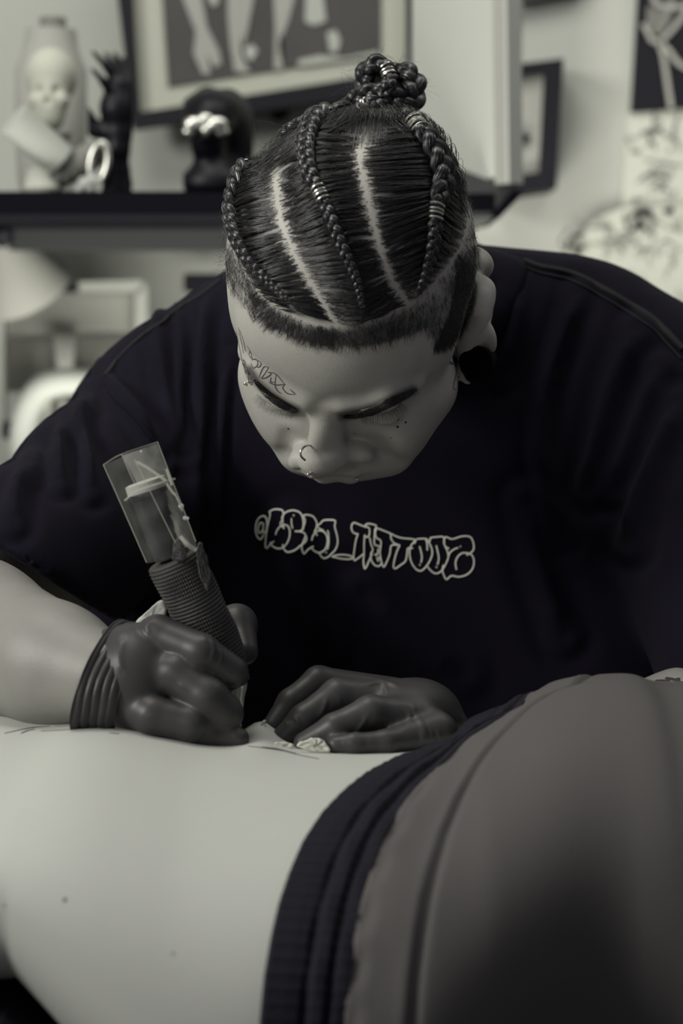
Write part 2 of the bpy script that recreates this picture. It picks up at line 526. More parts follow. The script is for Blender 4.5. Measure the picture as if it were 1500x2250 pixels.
# posters at the right
def strokes(name, lines, y, wd, m, parent, t=0.0015, z=None):
    mb = MB()
    for ln in lines:
        ln2 = spline(ln, max(4, len(ln) * 5))
        V = []; n = len(ln2)
        for i in range(n):
            tdir = ln2[min(i + 1, n - 1)] - ln2[max(i - 1, 0)]; tdir /= (np.linalg.norm(tdir) + 1e-9)
            nn = np.array([-tdir[1], tdir[0]]) * wd / 2
            V.append(W(*(ln2[i] + nn), y)); V.append(W(*(ln2[i] - nn), y))
        base = len(V)
        V += [v + np.array([0, t, 0]) for v in V]
        Fs = []
        for i in range(n - 1):
            a, b, c, d = 2 * i, 2 * i + 1, 2 * i + 3, 2 * i + 2
            Fs += [(a, b, c, d), (a + base, d + base, c + base, b + base), (a, d, d + base, a + base), (b, b + base, c + base, c)]
        mb.add(V, Fs)
    return mb.build(name, m, parent, smooth=False)


po = pquad('black_poster', [(1404, -60), (1560, -60), (1550, 236), (1386, 244)], WY - .02, .012, M['blackmat'], None,
           'black poster with thick white drawn lines in the upper right corner', 'poster')
strokes('white_drawing', [[(1412, 52), (1424, 72), (1432, 88), (1446, 94), (1456, 120), (1464, 170), (1474, 238)],
                          [(1510, 22), (1480, 60), (1450, 92)], [(1450, 92), (1470, 112), (1490, 138), (1530, 160)],
                          [(1430, -30), (1440, 5), (1480, 16), (1530, 4)]], WY - .024, 11, M['lgrey'], po)
strokes('fine_drawing', [[(1420, 20 + 6 * k), (1440, 30 + 6 * k), (1462, 22 + 5 * k)] for k in range(7)] + [[(1425 + 7 * k, 12), (1430 + 7 * k, 60)] for k in range(5)], WY - .024, 2.2, M['lgrey'], po)
strokes('scarf_drawing', [[(1478, -20), (1465, 40), (1440, 75)]], WY - .023, 16, M['grey'], po)
p2 = pquad('drawing_sheet', [(1378, 250), (1520, 238), (1520, 452), (1366, 452)], WY - .012, .006, M['paper'], None,
           'white sheet with faint grey pencil scribbles below the black poster', 'drawing')
rr = np.random.default_rng(3)
L1 = []
for k in range(26):
    cx, cy = 1392 + rr.random() * 95, 262 + rr.random() * 180
    L1.append([(cx + rr.normal() * 12, cy + rr.normal() * 7) for _ in range(4)])
strokes('pencil_scribble', L1, WY - .0135, 2.2, M['grey'], p2)
strokes('dark_pencil_flower', [[(1440, 244), (1436, 262), (1452, 268)], [(1490, 250), (1480, 290), (1492, 330)], [(1410, 296), (1440, 282), (1466, 300)]], WY - .014, 5, M['grey'], p2)
p3 = pquad('drawing_sheet', [(1236, 540), (1300, 482), (1370, 456), (1530, 456), (1530, 760), (1236, 640)], WY - .018, .006, M['paper'], None) if False else None
mb = MB(); blob(mb, [(1236, 620), (1250, 540), (1300, 484), (1370, 454), (1530, 452), (1530, 780), (1236, 700)], WY - .022, 0.006)
p3 = tag(mb.build('drawing_sheet', M['paper'], None, smooth=False), 'pale sheet of bird sketches low on the wall above the right shoulder', 'drawing')
L2 = []
for k in range(90):
    cx, cy = 1262 + rr.random() * 235, 480 + rr.random() * 240
    th = rr.random() * 3.1
    L2.append([(cx + math.cos(th) * q + rr.normal() * 2, cy + math.sin(th) * q + rr.normal() * 2) for q in (-16, 0, 16)])
strokes('hatching', L2, WY - .024, 1.8, M['grey'], p3)
mb = None
blob(mb, [(1238, 556), (1246, 528), (1262, 514), (1286, 512), (1264, 520), (1250, 532), (1246, 552)], WY - .026)
blob(mb, [(1256, 540), (1296, 538), (1272, 548), (1266, 562), (1258, 552)], WY - .026)
blob(mb, [(1378, 480), (1396, 460), (1420, 456), (1434, 470), (1430, 484), (1416, 472), (1396, 472)], WY - .026)
blob(mb, [(1404, 478), (1414, 492), (1424, 512), (1408, 498), (1382, 510)], WY - .026)
blob(mb, [(1456, 460), (1478, 456), (1478, 470), (1462, 470)], WY - .026)
for mb in WS: mb.build('bird_sketch', M['blackmat'], p3, smooth=False)
for ln in ([(1250, 500), (1230, 530), (1244, 552)], [(1370, 470), (1378, 500)], [(1270, 560), (1280, 580)]): strokes('wing_stroke', [ln], WY - .026, 4, M['dgrey'], p3)

# left wall: a pale poster, sculptures on the shelf
ZS = zt


def base_at(px, py, y):
    return W(px, py, y)


yj = 2.62
jar = empty('stone_jar', W(112, 400, yj)); tag(jar, 'pale grey jar with a dark stopper at the left end of the shelf', 'jar')
top, bot = W(112, 40, yj), W(112, 424, yj)
pr = [(0, .029), (.03, .029), (.045, .012), (.06, .045), (.15, .040), (.28, .062), (.6, .064), (.95, .058), (1, .05)]
top2 = W(112, 62, yj)
MB().lathe(top2, bot, [(0, .012), (.01, .027), (.09, .0285), (.16, .031), (.26, .0385), (.6, .0385), (.93, .036), (1, .032)], seg=36, ref=(1, 0, 0)).build('body', M['lgrey'], jar)
MB().lathe(W(116, 38, yj), W(116, 66, yj), [(0, .013), (.1, .0145), (1, .0145)], seg=24, ref=(1, 0, 0)).build('stopper', M['grey'], jar)
# skull before the jar
f = Field((-.05, -.06, -.075), (.05, .06, .07), .002)
f.ell((0, .005, .02), (.040, .048, .045)).ell((0, -.02, -.02), (.028, .028, .04), k=.012).ell((0, -.02, -.048), (.02, .02, .02), k=.01)
for sx in (-1, 1):
    f.ell((sx * .016, -.047, -.006), (.010, .012, .010), k=.003, op='s'); f.ell((sx * .022, -.025, -.02), (.008, .015, .008), k=.008)
f.ell((0, -.05, -.024), (.005, .009, .008), k=.003, op='s')
V, Q = f.nets(1)
c = W(112, 205, yj - .115)
tag(mesh_np('skull_figurine', V * .66 + c + np.array([0, 0, .004]), Q, M['mattboard']), 'white skull figurine in front of the pale grey jar', 'figurine')
mb = MB(); mb.lathe(c + np.array([0, 0.006, -.040]), (c[0], c[1] + .01, ZS), [(0, .02), (.3, .014), (.9, .03), (1, .034)], seg=24, ref=(1, 0, 0))
tag(mb.build('figurine_stand', M['lgrey']), 'pale turned stand under the white skull figurine', 'stand')
# rolled paper leaning diagonally
a, b = W(30, 262, 2.43), W(132, 352, 2.45)
mb = MB(); mb.lathe(a, b, [(0, .012), (0, .0185), (1, .0175), (1, .0165), (0.98, .010)], seg=28)
tag(mb.build('paper_roll', M['white']), 'bright white rolled paper lying diagonally in front of the skull', 'paper roll')
# ridged shell
f = Field((-.05, -.03, -.03), (.05, .03, .03), .0015)
for k in range(9):
    t = k / 8; f.ell((-.034 + .068 * t, 0, -.016 + .034 * t), (.008, .016, .014 + .004 * math.sin(t * 3.1)), k=.002)
V, Q = f.nets(1)
tag(mesh_np('ridged_shell', V + W(150, 372, 2.46), Q, M['grey']), 'grey ridged shell lying on the shelf below the rolled paper', 'shell')
tag(MB().lathe(W(95, 425, 2.46), W(95, 372, 2.46), [(0, .017), (.2, .02), (1, .016)], seg=24, ref=(1, 0, 0)).build('small_pot', M['paper']), 'small white pot at the left below the rolled paper', 'pot')
# glass ring ornament
M['glassy'] = mat('clear_glass', (0.9, 0.92, 0.88), 0.05, trans=0.6, ior=1.45)
gl = empty('glass_ornament', W(205, 420, 2.44)); tag(gl, 'bright glass loop ornament between the shell and the black hand', 'ornament')
mb = MB()
lp = [np.array([math.cos(q) * .0085, 0, math.sin(q) * .020]) for q in np.linspace(0, 2 * math.pi, 32, endpoint=False)]
Rr = np.array(Matrix.Rotation(R_(10), 3, 'Y'))
mb.tube([W(217, 358, 2.44) + Rr @ p for p in lp], .0035, closed=True)
mb.build('loop', M['silver'], gl)
for px, py, r in ((186, 404, .008), (201, 396, .007), (175, 416, .006), (198, 414, .006), (214, 398, .005)):
    MB().ball(W(px, py, 2.43), r).build('glass_bead', M['glassy'], gl)

# black hand sculpture
def LW(px, py, y): return W(px, py, y)
f = Field(W(160, 430, 2.36), W(310, 95, 2.62), .0022)
yh = 2.50
def ch(pts, rs, k=.004): f.chain([W(a, b, yh + dy) for a, b, dy in pts], rs, k)
f.lo = f.lo
ch([(262, 290, 0), (258, 240, 0), (262, 190, 0)], [.012, .0165, .014], .010)
ch([(262, 190, 0), (238, 150, -.01), (204, 114, -.02)], [.0058, .0045, .0022])
ch([(262, 185, 0), (250, 148, 0), (232, 116, 0)], [.0058, .005, .0022])
ch([(266, 185, 0), (266, 145, .01), (252, 118, .015)], [.0058, .005, .0026])
ch([(274, 190, 0), (278, 160, .02), (272, 128, .025)], [.0056, .0048, .0024])
ch([(252, 230, 0), (230, 182, -.02), (202, 152, -.03)], [.0056, .0042, .0022])
ch([(255, 290, 0), (210, 285, 0), (192, 255, -.005), (178, 224, -.01)], [.012, .0085, .006, .003])
ch([(262, 290, 0), (258, 330, 0), (252, 372, 0), (248, 418, 0)], [.014, .0125, .010, .012])
ch([(262, 320, 0), (272, 372, 0), (282, 418, 0)], [.009, .006, .006])
V, Q = f.nets(1)
tag(mesh_np('hand_sculpture', V, Q, M['blackgloss']), 'glossy black hand sculpture with long spread fingers standing on the shelf', 'sculpture')

# black bust with silver half mask
f = Field(W(380, 430, 2.38), W(560, 190, 2.66), .0025)
yb = 2.53
f.ell(W(462, 262, yb), (.026, .032, .028), k=.006)
f.ell(W(466, 244, yb + .012), (.034, .036, .022), k=.006)
f.cone(W(455, 212, yb + .01), W(470, 240, yb + .01), .010, .022, k=.008)
f.ell(W(500, 270, yb + .03), (.024, .03, .036), k=.01)
f.ell(W(455, 300, yb - .008), (.019, .022, .027), k=.008)
f.cone(W(462, 330, yb), W(466, 372, yb), .016, .017, k=.008)
f.ell(W(470, 402, yb), (.036, .026, .022), k=.012)
f.ell(W(515, 330, yb + .03), (.022, .02, .05), k=.014)
f.cone(W(451, 292, yb - .03), W(451, 302, yb - .033), .004, .005, k=.004)
f.cut(W(470, 421, yb), (0, 0, -1), .002)
V, Q = f.nets(1)
bust = tag(mesh_np('bust_sculpture', V, Q, M['blackgloss']), 'black hooded bust wearing a shiny silver eye mask on the shelf', 'sculpture')
mb = MB()
for sx in (-1, 1):
    mb.ball(W(451, 272, yb - .036) + np.array([sx * .011, 0.003, 0.0]), .011, (1.05, .45, .72))
    mb.ball(W(451, 288, yb - .034) + np.array([sx * .016, 0.004, 0.0]), .008, (1.0, .5, .7))
mb.ball(W(451, 262, yb - .034), .008, (1, .5, .8)); mb.ball(W(452, 286, yb - .038), .005, (1, .7, 1.2))
mb.build('silver_mask', M['silver'], bust)

# things under the shelf, lower left
rk = empty('white_rack', W(150, 900, 2.9)); tag(rk, 'white metal rack standing against the wall under the shelf', 'rack')
yr = 2.86
for q in ([(-40, 624), (312, 616), (312, 642), (-40, 648)],): pquad('rail', q, yr, .02, M['white'], rk)
pquad('post', [(297, 642), (324, 622), (324, 760), (297, 760)], yr, .03, M['white'], rk)
pquad('post', [(-20, 640), (8, 640), (8, 1052), (-20, 1052)], yr, .03, M['white'], rk)
pquad('panel', [(-40, 650), (297, 646), (297, 730), (-40, 736)], yr + .03, .01, M['lgrey'], rk)
pquad('panel', [(8, 740), (300, 736), (300, 850), (8, 862)], yr + .05, .01, M['grey'], rk)
pquad('strut', [(116, 736), (166, 736), (156, 850), (132, 850)], yr + .01, .02, M['lgrey'], rk)
tag(MB().box(W(151, 634, yr - .012), (.021, .02, .009), bevel=.001).build('binder_clip', M['blackmat']), 'black clip on the top rail of the white rack', 'clip')
tag(MB().box(W(448, 622, 2.95), (.046, .06, .022), bevel=.002).build('black_case', M['blackmat']), 'small black case behind the left shoulder under the shelf', 'box')
mb = MB(); mb.tube([W(x, y, 2.78) for x, y in spline([(62, 1040), (50, 980), (62, 900), (100, 850), (170, 838), (240, 850)], 24)], [.016] * 24, seg=12)
tag(mb.build('white_hose', M['white']), 'white curved tube arching in front of the rack', 'tube')
bx = empty('file_holder', W(140, 980, 2.8)); tag(bx, 'pale file holder with thin folders under the white curved tube', 'file holder')
pquad('back_panel', [(96, 862), (200, 850), (200, 1056), (96, 1056)], 2.84, .03, M['lgrey'], bx)
for k in range(6):
    pquad('folder', [(100 + k * 16, 880), (110 + k * 16, 879), (110 + k * 16, 1056), (100 + k * 16, 1056)], 2.83 - .002 * k, .008, M['grey'] if k % 2 else M['paper'], bx)
tag(MB().box(W(20, 944, 2.80), (.014, .03, .02), bevel=.002).build('dark_block', M['blackmat']), 'small dark block at the left edge beside the white curved tube', 'block')
mb = MB(); mb.lathe(W(0, 500, 2.70), W(16, 540, 2.70), [(0, .010), (.3, .014), (1, .008)], seg=16)
tag(mb.build('lamp_neck', M['blackmat']), 'black lamp joint at the left edge under the shelf', 'lamp joint')
mb = MB(); mb.lathe(W(-5, 520, 2.76), W(60, 640, 2.80), [(0, .02), (.5, .038), (1, .055)], seg=28)
tag(mb.build('white_lampshade', M['lgrey']), 'pale lampshade at the left edge under the shelf', 'lampshade')

ct = empty('counter', (-.4, 2.85, 0)); tag(ct, 'pale counter top low on the left behind the arm', 'counter')
cz = W(100, 1062, 2.8)[2]
MB().box((-.42, 2.87, cz - .02), (.62, .34, .04), bevel=.003).build('worktop', M['lgrey'], ct)
MB().box((-.42, 2.88, (cz - .04) / 2), (.58, .30, cz - .04)).build('cabinet_body', M['grey'], ct)
MB().lathe((W(20, 960, 2.80)[0], 2.80, cz), (W(20, 960, 2.80)[0], 2.80, W(20, 957, 2.8)[2]), [(0, .008), (1, .006)], seg=12).build('block_stand', M['lgrey'], ct)

# ------------------------------------------------------------------ the client lying on the bed
# skyline of the near surface: px -> py
SKY = np.array([(-300, 1640), (-60, 1606), (60, 1600), (160, 1590), (250, 1594), (350, 1612), (450, 1630), (600, 1643), (750, 1650), (900, 1650), (985, 1637), (1050, 1608), (1100, 1590), (1200, 1547), (1300, 1522), (1400, 1514), (1460, 1532), (1560, 1534), (1900, 1560)], float)


SKY = spline([tuple(p) for p in SKY], 400)
_k = np.exp(-np.linspace(-2, 2, 25) ** 2); SKY[:, 1] = np.convolve(np.pad(SKY[:, 1], 12, mode='edge'), _k / _k.sum(), 'valid')


def cross(x, v, swell=0.0):
    """point of the body surface at world x, angle v (0 = near horizontal side, 90 = top, 180 = far side)"""
    d0 = 1.42
    px = 750 + F * x / d0
    py = np.interp(px, SKY[:, 0], SKY[:, 1])
    top = P(px, py, d0)
    h = np.clip((px - 850) / 500, 0, 1); h = h * h * (3 - 2 * h)
    a = 0.225 * (1 - h) + 0.150 * h
    b = 0.120 * (1 - h) + 0.125 * h
    lft = np.clip((580 - px) / 420, 0, 1.15) ** 1.6
    a -= 0.025 * lft; b -= 0.045 * lft
    y0 = top[1] + 0.015
    z0 = top[2] - b
    # the sight line grazes the top: lower it by the tangent offset
    s = math.tan(R_(9.4)); off = math.sqrt(b * b + (a * s) ** 2) - b
    z0 = z0 - off * 0.9 + 0.0
    e = 2.25
    cv, sv = math.cos(v), math.sin(v)
    yy = y0 - math.copysign(abs(cv) ** (2 / e), cv) * (a + swell)
    zz = z0 + math.copysign(abs(sv) ** (2 / e), sv) * (b + swell)
    return np.array([x, yy, zz])


def sweep(xfun, nu, nv, name, m, parent=None, swell=None, v0=-80, v1=260, capends=True):
    V = []; Fs = []
    vs = np.linspace(R_(v0), R_(v1), nv)
    for i in range(nu):
        for v in vs:
            u = i / (nu - 1)
            V.append(cross(xfun(u, v), v, swell(u, v) if swell else 0))
    for i in range(nu - 1):
        for j in range(nv - 1):
            Fs.append((i * nv + j, i * nv + j + 1, (i + 1) * nv + j + 1, (i + 1) * nv + j))
        Fs.append((i * nv + nv - 1, i * nv, (i + 1) * nv, (i + 1) * nv + nv - 1))
    if capends:
        Fs.append(tuple(reversed(range(nv)))); Fs.append(tuple(range((nu - 1) * nv, nu * nv)))
    return mesh_np(name, V, Fs, m, parent)


def client_swell(u, v):
    x = -0.60 + 1.2 * u; g = math.degrees(v)
    return -0.002 + 0.0125 * math.exp(-((x + .050) / .0135) ** 2 - ((g - 104) / 9) ** 2) + 0.008 * math.exp(-((x + .22) / .05) ** 2 - ((g - 118) / 12) ** 2)


client = sweep(lambda u, v: -0.60 + 1.2 * u, 300, 170, 'person', M['skin_client'], swell=client_swell)
tag(client, 'client lying down with bare lower back and grey trousers, being tattooed', 'person')


bed = empty('tattoo_bed', (0, 1.40, 0)); tag(bed, 'black padded tattoo bed under the lying client', 'bed')
mb = MB(); xs_ = np.linspace(-.70, .70, 60); V = []
for x in xs_:
    zt_ = cross(x, R_(-90), 0)[2] + .004
    for y, z in ((1.10, zt_ - .03), (1.125, zt_), (1.60, zt_), (1.62, zt_ - .03), (1.62, .72), (1.10, .72)): V.append((x, y, z))
Fs = [tuple(reversed(range(6))), tuple(range(59 * 6, 60 * 6))]
for i_ in range(59):
    for k in range(6): Fs.append((i_ * 6 + k, i_ * 6 + (k + 1) % 6, (i_ + 1) * 6 + (k + 1) % 6, (i_ + 1) * 6 + k))
mb.add(V, Fs); mb.build('cushion', M['blackmat'], bed)
MB().box((0, 1.40, .36), (.5, .3, .72), bevel=.02).build('pedestal', M['dgrey'], bed)


# waist edge: a slanted cut, given by its x at each angle v
def waist_x(v):
    # found so that the edge runs from (985,1640) at the top to (568,2250) at the bottom
    return np.interp(np.degrees(v), WV, WX)


EDGE = [(985, 1638), (930, 1652), (870, 1672), (800, 1708), (750, 1742), (705, 1790), (665, 1850), (635, 1915), (612, 1985), (595, 2060), (580, 2140), (570, 2240), (566, 2330)]
WV, WX = [], []
vv = np.linspace(R_(-20), R_(100), 121)
best = []
for (ex, ey) in EDGE:
    bd = None
    for v in vv:
        # solve x for px at that v
        x = 0.0
        for _ in range(6):
            q = PX([cross(x, v, .001)])[0]; x += (ex - q[0]) * q[2] / F
        q = PX([cross(x, v, .001)])[0]
        dd = abs(q[1] - ey)
        if bd is None or dd < bd[0]: bd = (dd, math.degrees(v), x)
    best.append(bd[1:])
best.sort()
WV = [best[0][0] - 60] + [b[0] for b in best] + [best[-1][0] + 60]
WX = [best[0][1] - .03] + [b[1] for b in best] + [best[-1][1] + .06]
BAND = 0.036


def band_prof(s, v):
    """swell over the skin against distance s (m) from the waist edge"""
    pleat = 0.00022 * math.sin(v * 120 + 1.5 * math.sin(v * 9)) + 0.00016 * math.sin(v * 217)
    xs = [0, .0015, .012, .019, .022, .026, .031, .0345, .037, .041, .046, .052, .12]
    ys = [.0015, .0045, .0050, .0045, .0022, .0060, .0060, .002, .0055, .0055, .0045, .0065, .0068]
    g = np.interp(s, xs, ys)
    if s < .02: g += pleat
    elif s < .045: g += 0.8 * pleat + .0006 * math.sin(v * 23 + s * 300)
    return g


sv = np.concatenate([np.linspace(0, .055, 56)])
vs = np.linspace(R_(-60), R_(240), 620)


def strip(name, s0, s1, n, m, parent, prof, nv=620, inner=True):
    ss = np.linspace(s0, s1, n); vs = np.linspace(R_(-60), R_(240), nv)
    V = []; Fs = []
    for v in vs:
        w0 = waist_x(v)
        for s in ss: V.append(cross(w0 + s, v, prof(s, v)))
    for i in range(nv - 1):
        for j in range(n - 1):
            Fs.append((i * n + j, (i + 1) * n + j, (i + 1) * n + j + 1, i * n + j + 1))
    if inner:
        b = len(V)
        for v in vs:
            w0 = waist_x(v)
            for s in ss: V.append(cross(w0 + s, v, prof(s, v) - .0035))
        for i in range(nv - 1):
            for j in range(n - 1):
                Fs.append((b + i * n + j, b + i * n + j + 1, b + (i + 1) * n + j + 1, b + (i + 1) * n + j))
            Fs.append((i * n, b + i * n, b + (i + 1) * n, (i + 1) * n))
            Fs.append((i * n + n - 1, (i + 1) * n + n - 1, b + (i + 1) * n + n - 1, b + i * n + n - 1))
    return mesh_np(name, V, Fs, m, parent)


def trouser_prof(s, v):
    g = band_prof(min(s, .12), v)
    g += 0.0016 * math.exp(-((s - .047) / .004) ** 2) * math.sin(v * 31) * .6
    g -= 0.0034 * math.exp(-((s - .077) / .0024) ** 2)          # seam groove
    g += 0.0008 * math.exp(-((s - .072) / .0035) ** 2)
    g += .0015 * math.sin(v * 11 + s * 20) * math.exp(-((s - .06) / .02) ** 2)
    return g


tr = empty('trousers', tuple(cross(0.2, R_(90)))); tr.parent = client; tr.matrix_parent_inverse = client.matrix_world.inverted()
bpy.context.view_layer.update()
strip('cloth', .0425, .62, 230, M['trouser'], tr, trouser_prof, nv=300)
strip('waistband', 0, .0432, 46, M['elastic'], tr, band_prof)
tr['label'] = 'grey trousers with a black gathered elastic waistband'
CT = BVHTree.FromObject(client, bpy.context.evaluated_depsgraph_get())

# ------------------------------------------------------------------ the artist: head (modelled upright, then posed)
hp, hy, hr = R_(61.0), R_(-10.2), R_(-22.8)
Rx = np.array([[1, 0, 0], [0, math.cos(hp), -math.sin(hp)], [0, math.sin(hp), math.cos(hp)]])
Ry = np.array([[math.cos(hy), 0, math.sin(hy)], [0, 1, 0], [-math.sin(hy), 0, math.cos(hy)]])
Rz = np.array([[math.cos(hr), -math.sin(hr), 0], [math.sin(hr), math.cos(hr), 0], [0, 0, 1]])
RH = Ry @ Rx @ Rz
TH = np.array([0.0120, 1.617, 0.1402])       # camera frame: right, forward, up
CW = np.array([[1, 0, 0], [0, CP, SP], [0, -SP, CP]])   # camera frame -> world axes


def h2w(v):
    return (np.asarray(v, float) @ RH.T + TH) @ CW.T + np.array([0, 0, CAMZ])


def w2h(p):
    return ((np.asarray(p, float) - np.array([0, 0, CAMZ])) @ CW - TH) @ RH


f = Field((-.108, -.135, -.135), (.112, .13, .15), .00155)
f.ell((0, .012, .042), (.0790, .098, .088), k=.01)
f.ell((0, -.018, .034), (.069, .074, .064), k=.014)
f.ell((0, -.028, -.020), (.0655, .060, .072), k=.016)
f.ell((0, -.038, -.063), (.061, .056, .052), k=.018)
f.ell((0, -.076, -.096), (.024, .018, .018), k=.016)
for s in (-1, 1):
    f.ell((s * .043, -.058, -.036), (.029, .028, .033), k=.016)
    f.ell((s * .052, -.036, -.052), (.020, .03, .03), k=.016)
    f.ell((s * .033, -.100, -.004), (.019, .022, .013), k=.008, op='s')
    f.ell((s * .033, -.074, .000), (.0165, .0150, .0125), k=.005)
    f.chain([(s * .054, -.062, .016), (s * .038, -.0765, .021), (s * .013, -.086, .017)], [.007, .0115, .0095], k=.008)
    f.ell((s * .0600, -.0300, .030), (.012, .02, .03), k=.012)
f.cone((0, -.085, .010), (0, -.1035, -.032), .0088, .0118, k=.008)
f.ell((0, -.1060, -.038), (.0165, .0150, .0140), k=.006)
for s in (-1, 1):
    f.ell((s * .0180, -.0965, -.042), (.0100, .0125, .0105), k=.0035)
    f.ell((s * .0080, -.104, -.054), (.0050, .006, .006), k=.003, op='s')
f.ell((0, -.079, -.072), (.038, .022, .026), k=.014)
for s in (-1, 1): f.chain([(s * .0285, -.092, -.030), (s * .033, -.094, -.048), (s * .042, -.088, -.062)], [.004, .0035, .002], k=.008, op='s')
f.chain([(-.028, -.088, -.074), (-.012, -.1000, -.0695), (.012, -.1000, -.0695), (.028, -.088, -.074)], [.003, .0058, .0058, .003], k=.003)
f.chain([(-.026, -.086, -.080), (-.008, -.097, -.082), (.008, -.097, -.082), (.026, -.086, -.080)], [.003, .0065, .0065, .003], k=.004)
# neck root
f.cone((0, .045, -.035), (0, .075, -.10), .056, .058, k=.02)
# ear on the person's left, traced as real rings round the canal
def EL(px, py, d): return w2h(P(px, py, d))
def echain(pts, rs, k=.005):
    pp = spline(pts, len(pts) * 3); f.chain([EL(*p) for p in pp], list(np.interp(np.linspace(0, 1, len(pp)), np.linspace(0, 1, len(rs)), rs)), k=k)
echain([(1028, 745, 1.632), (1045, 712, 1.630), (1057, 680, 1.634), (1062, 652, 1.640), (1062, 632, 1.650), (1052, 612, 1.664)], [.0045, .0050, .0055, .0058, .0056, .003])
echain([(1046, 604, 1.672), (1056, 580, 1.680), (1050, 560, 1.69)], [.005, .006, .004], .007)
echain([(1018, 735, 1.640), (1036, 690, 1.648), (1042, 655, 1.655)], [.011, .011, .008], .007)
echain([(1020, 765, 1.640), (1036, 738, 1.638), (1056, 732, 1.640), (1072, 748, 1.644), (1082, 772, 1.650)], [.0060, .0070, .0060, .0034, .0010], .005)
echain([(1018, 770, 1.640), (1012, 800, 1.64), (1018, 830, 1.643), (1034, 840, 1.650)], [.0030, .0022, .0014, .0010], .002)
# the other ear, plain, close to the head
oe = [(-.072, .008, -.030), (-.077, .016, -.018), (-.079, .022, -.006), (-.077, .014, .006), (-.073, .002, .0)]
f.chain(oe, [.004, .004, .0045, .0042, .003], k=.004); f.chain([(-.071, .008, -.02), (-.073, .014, -.004)], [.008, .008], k=.006)
HV, HQ = f.nets(2)
HW = h2w(HV)
HPX = PX(HW)

# pull the posed head onto the photographed one: smooth shift in the picture plane, depth kept
WARP = [  # modelled px -> wanted px
]
WARP = [((702, 908), (702, 910)), ((720, 1052), (714, 1020)), ((733, 1093), (745, 1066)), ((527, 857), (533, 857)), ((563, 934), (566, 935)), ((635, 975), (625, 998)), ((656, 1021), (658, 1024)), ((692, 1068), (692, 1048)), ((1006, 846), (1003, 850)), ((965, 980), (945, 955)), ((862, 1016), (882, 1012)), ((810, 1078), (822, 1044)), ((509, 630), (498, 612)), ((517, 538), (493, 540)), ((532, 455), (508, 450)), ((558, 404), (528, 396)), ((604, 327), (585, 327)), ((666, 270), (660, 277)), ((759, 237), (755, 254)), ((862, 244), (865, 258)), ((934, 285), (930, 290)), ((996, 347), (990, 352)), ((1042, 424), (1024, 424)), ((1055, 507), (1040, 507)), ((1049, 610), (1042, 610)), ((1062, 650), (1062, 650)), ((1050, 790), (1050, 790)), ((1060, 580), (1060, 580)), ((532, 774), (517, 774)), ((537, 815), (526, 815)), ((745, 760), (745, 760)), ((780, 500), (780, 500)), ((900, 760), (900, 760)), ((640, 780), (640, 780)), ((850, 900), (850, 900)), ((610, 880), (610, 880)), ((720, 975), (716, 968))]


def warp_pts(Wd):
    if not len(WARP): return Wd
    A = np.array([a for a, b in WARP], float); B = np.array([b for a, b in WARP], float)
    sg = 85.0
    K = np.exp(-((A[:, None] - A[None]) ** 2).sum(2) / (2 * sg * sg)) + 0.05 * np.eye(len(A))
    C = np.linalg.solve(K, B - A)
    q = PX(Wd)
    ph = np.exp(-((q[:, None, :2] - A[None]) ** 2).sum(2) / (2 * sg * sg))
    dsp = ph @ C
    d = q[:, 2]
    x = (q[:, 0] + dsp[:, 0] - 750) / F * d; z = (1125 - q[:, 1] - dsp[:, 1]) / F * d
    return np.stack([x, d * CP + z * SP, CAMZ - d * SP + z * CP], 1)


HW = warp_pts(HW)
HPX = PX(HW)

# ------------------------------------------------------------------ the artist: trunk and arms
f = Field((-.52, 1.36, .62), (.46, 2.22, 1.58), .006)
f.cone(P(430, 940, 1.90), P(1265, 885, 1.90), .074, .078, k=.03)
f.ell(P(830, 1250, 1.98), (.185, .12, .27), k=.05)
f.cone(P(900, 760, 1.88), P(880, 560, 1.76), .062, .054, k=.03)
f.chain([P(360, 1000, 1.88), P(60, 1250, 1.72), P(-160, 1340, 1.60)], [.052, .046, .046], k=.02)
f.chain([P(1400, 960, 1.88), P(1600, 1280, 1.78), P(1650, 1585, 1.68)], [.062, .05, .047], k=.02)
BV, BQ = f.nets(1)
f = Field((-.40, 1.36, .98), (-.09, 1.72, 1.36), .003)
f.chain([P(-190, 1340, 1.62), P(-60, 1400, 1.575), P(120, 1462, 1.51), P(225, 1490, 1.478)], [.046, .0505, .0375, .0275], k=.012)
AV, AQ = f.nets(2)
f = Field((.08, 1.38, 1.0), (.36, 1.76, 1.24), .003)
f.chain([P(1640, 1574, 1.68), P(1500, 1590, 1.645), P(1250, 1645, 1.65), P(1000, 1672, 1.57)], [.038, .036, .030, .025], k=.01)
CV, CQ = f.nets(2)


def join(parts):
    V = []; Q = []; n = 0
    for v, q in parts: V.append(v); Q.append(q + n); n += len(v)
    return np.concatenate(V), np.concatenate(Q)


PV, PQ = join([(HW, HQ), (BV, BQ), (AV, AQ), (CV, CQ)])
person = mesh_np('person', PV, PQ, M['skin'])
tag(person, 'tattoo artist with braided hair in a bun bending over the work in a black t-shirt', 'person')
HT = bvh(HW, HQ)

# stubble density on the scalp, as colour on the skin
def poly_in(px, py, poly):
    poly = np.array(poly, float); ins = np.zeros(len(px), bool); j = len(poly) - 1
    for i in range(len(poly)):
        xi, yi = poly[i]; xj, yj = poly[j]
        c = ((yi > py) != (yj > py)) & (px < (xj - xi) * (py - yi) / (yj - yi + 1e-9) + xi)
        ins ^= c; j = i
    return ins


def dist_line(q, line):
    d = np.full(len(q), 1e9)
    for a, b in zip(line[:-1], line[1:]):
        a = np.array(a, float); b = np.array(b, float); ab = b - a
        t = np.clip(((q - a) @ ab) / (ab @ ab), 0, 1)
        d = np.minimum(d, np.hypot(*(q - a - t[:, None] * ab).T))
    return d


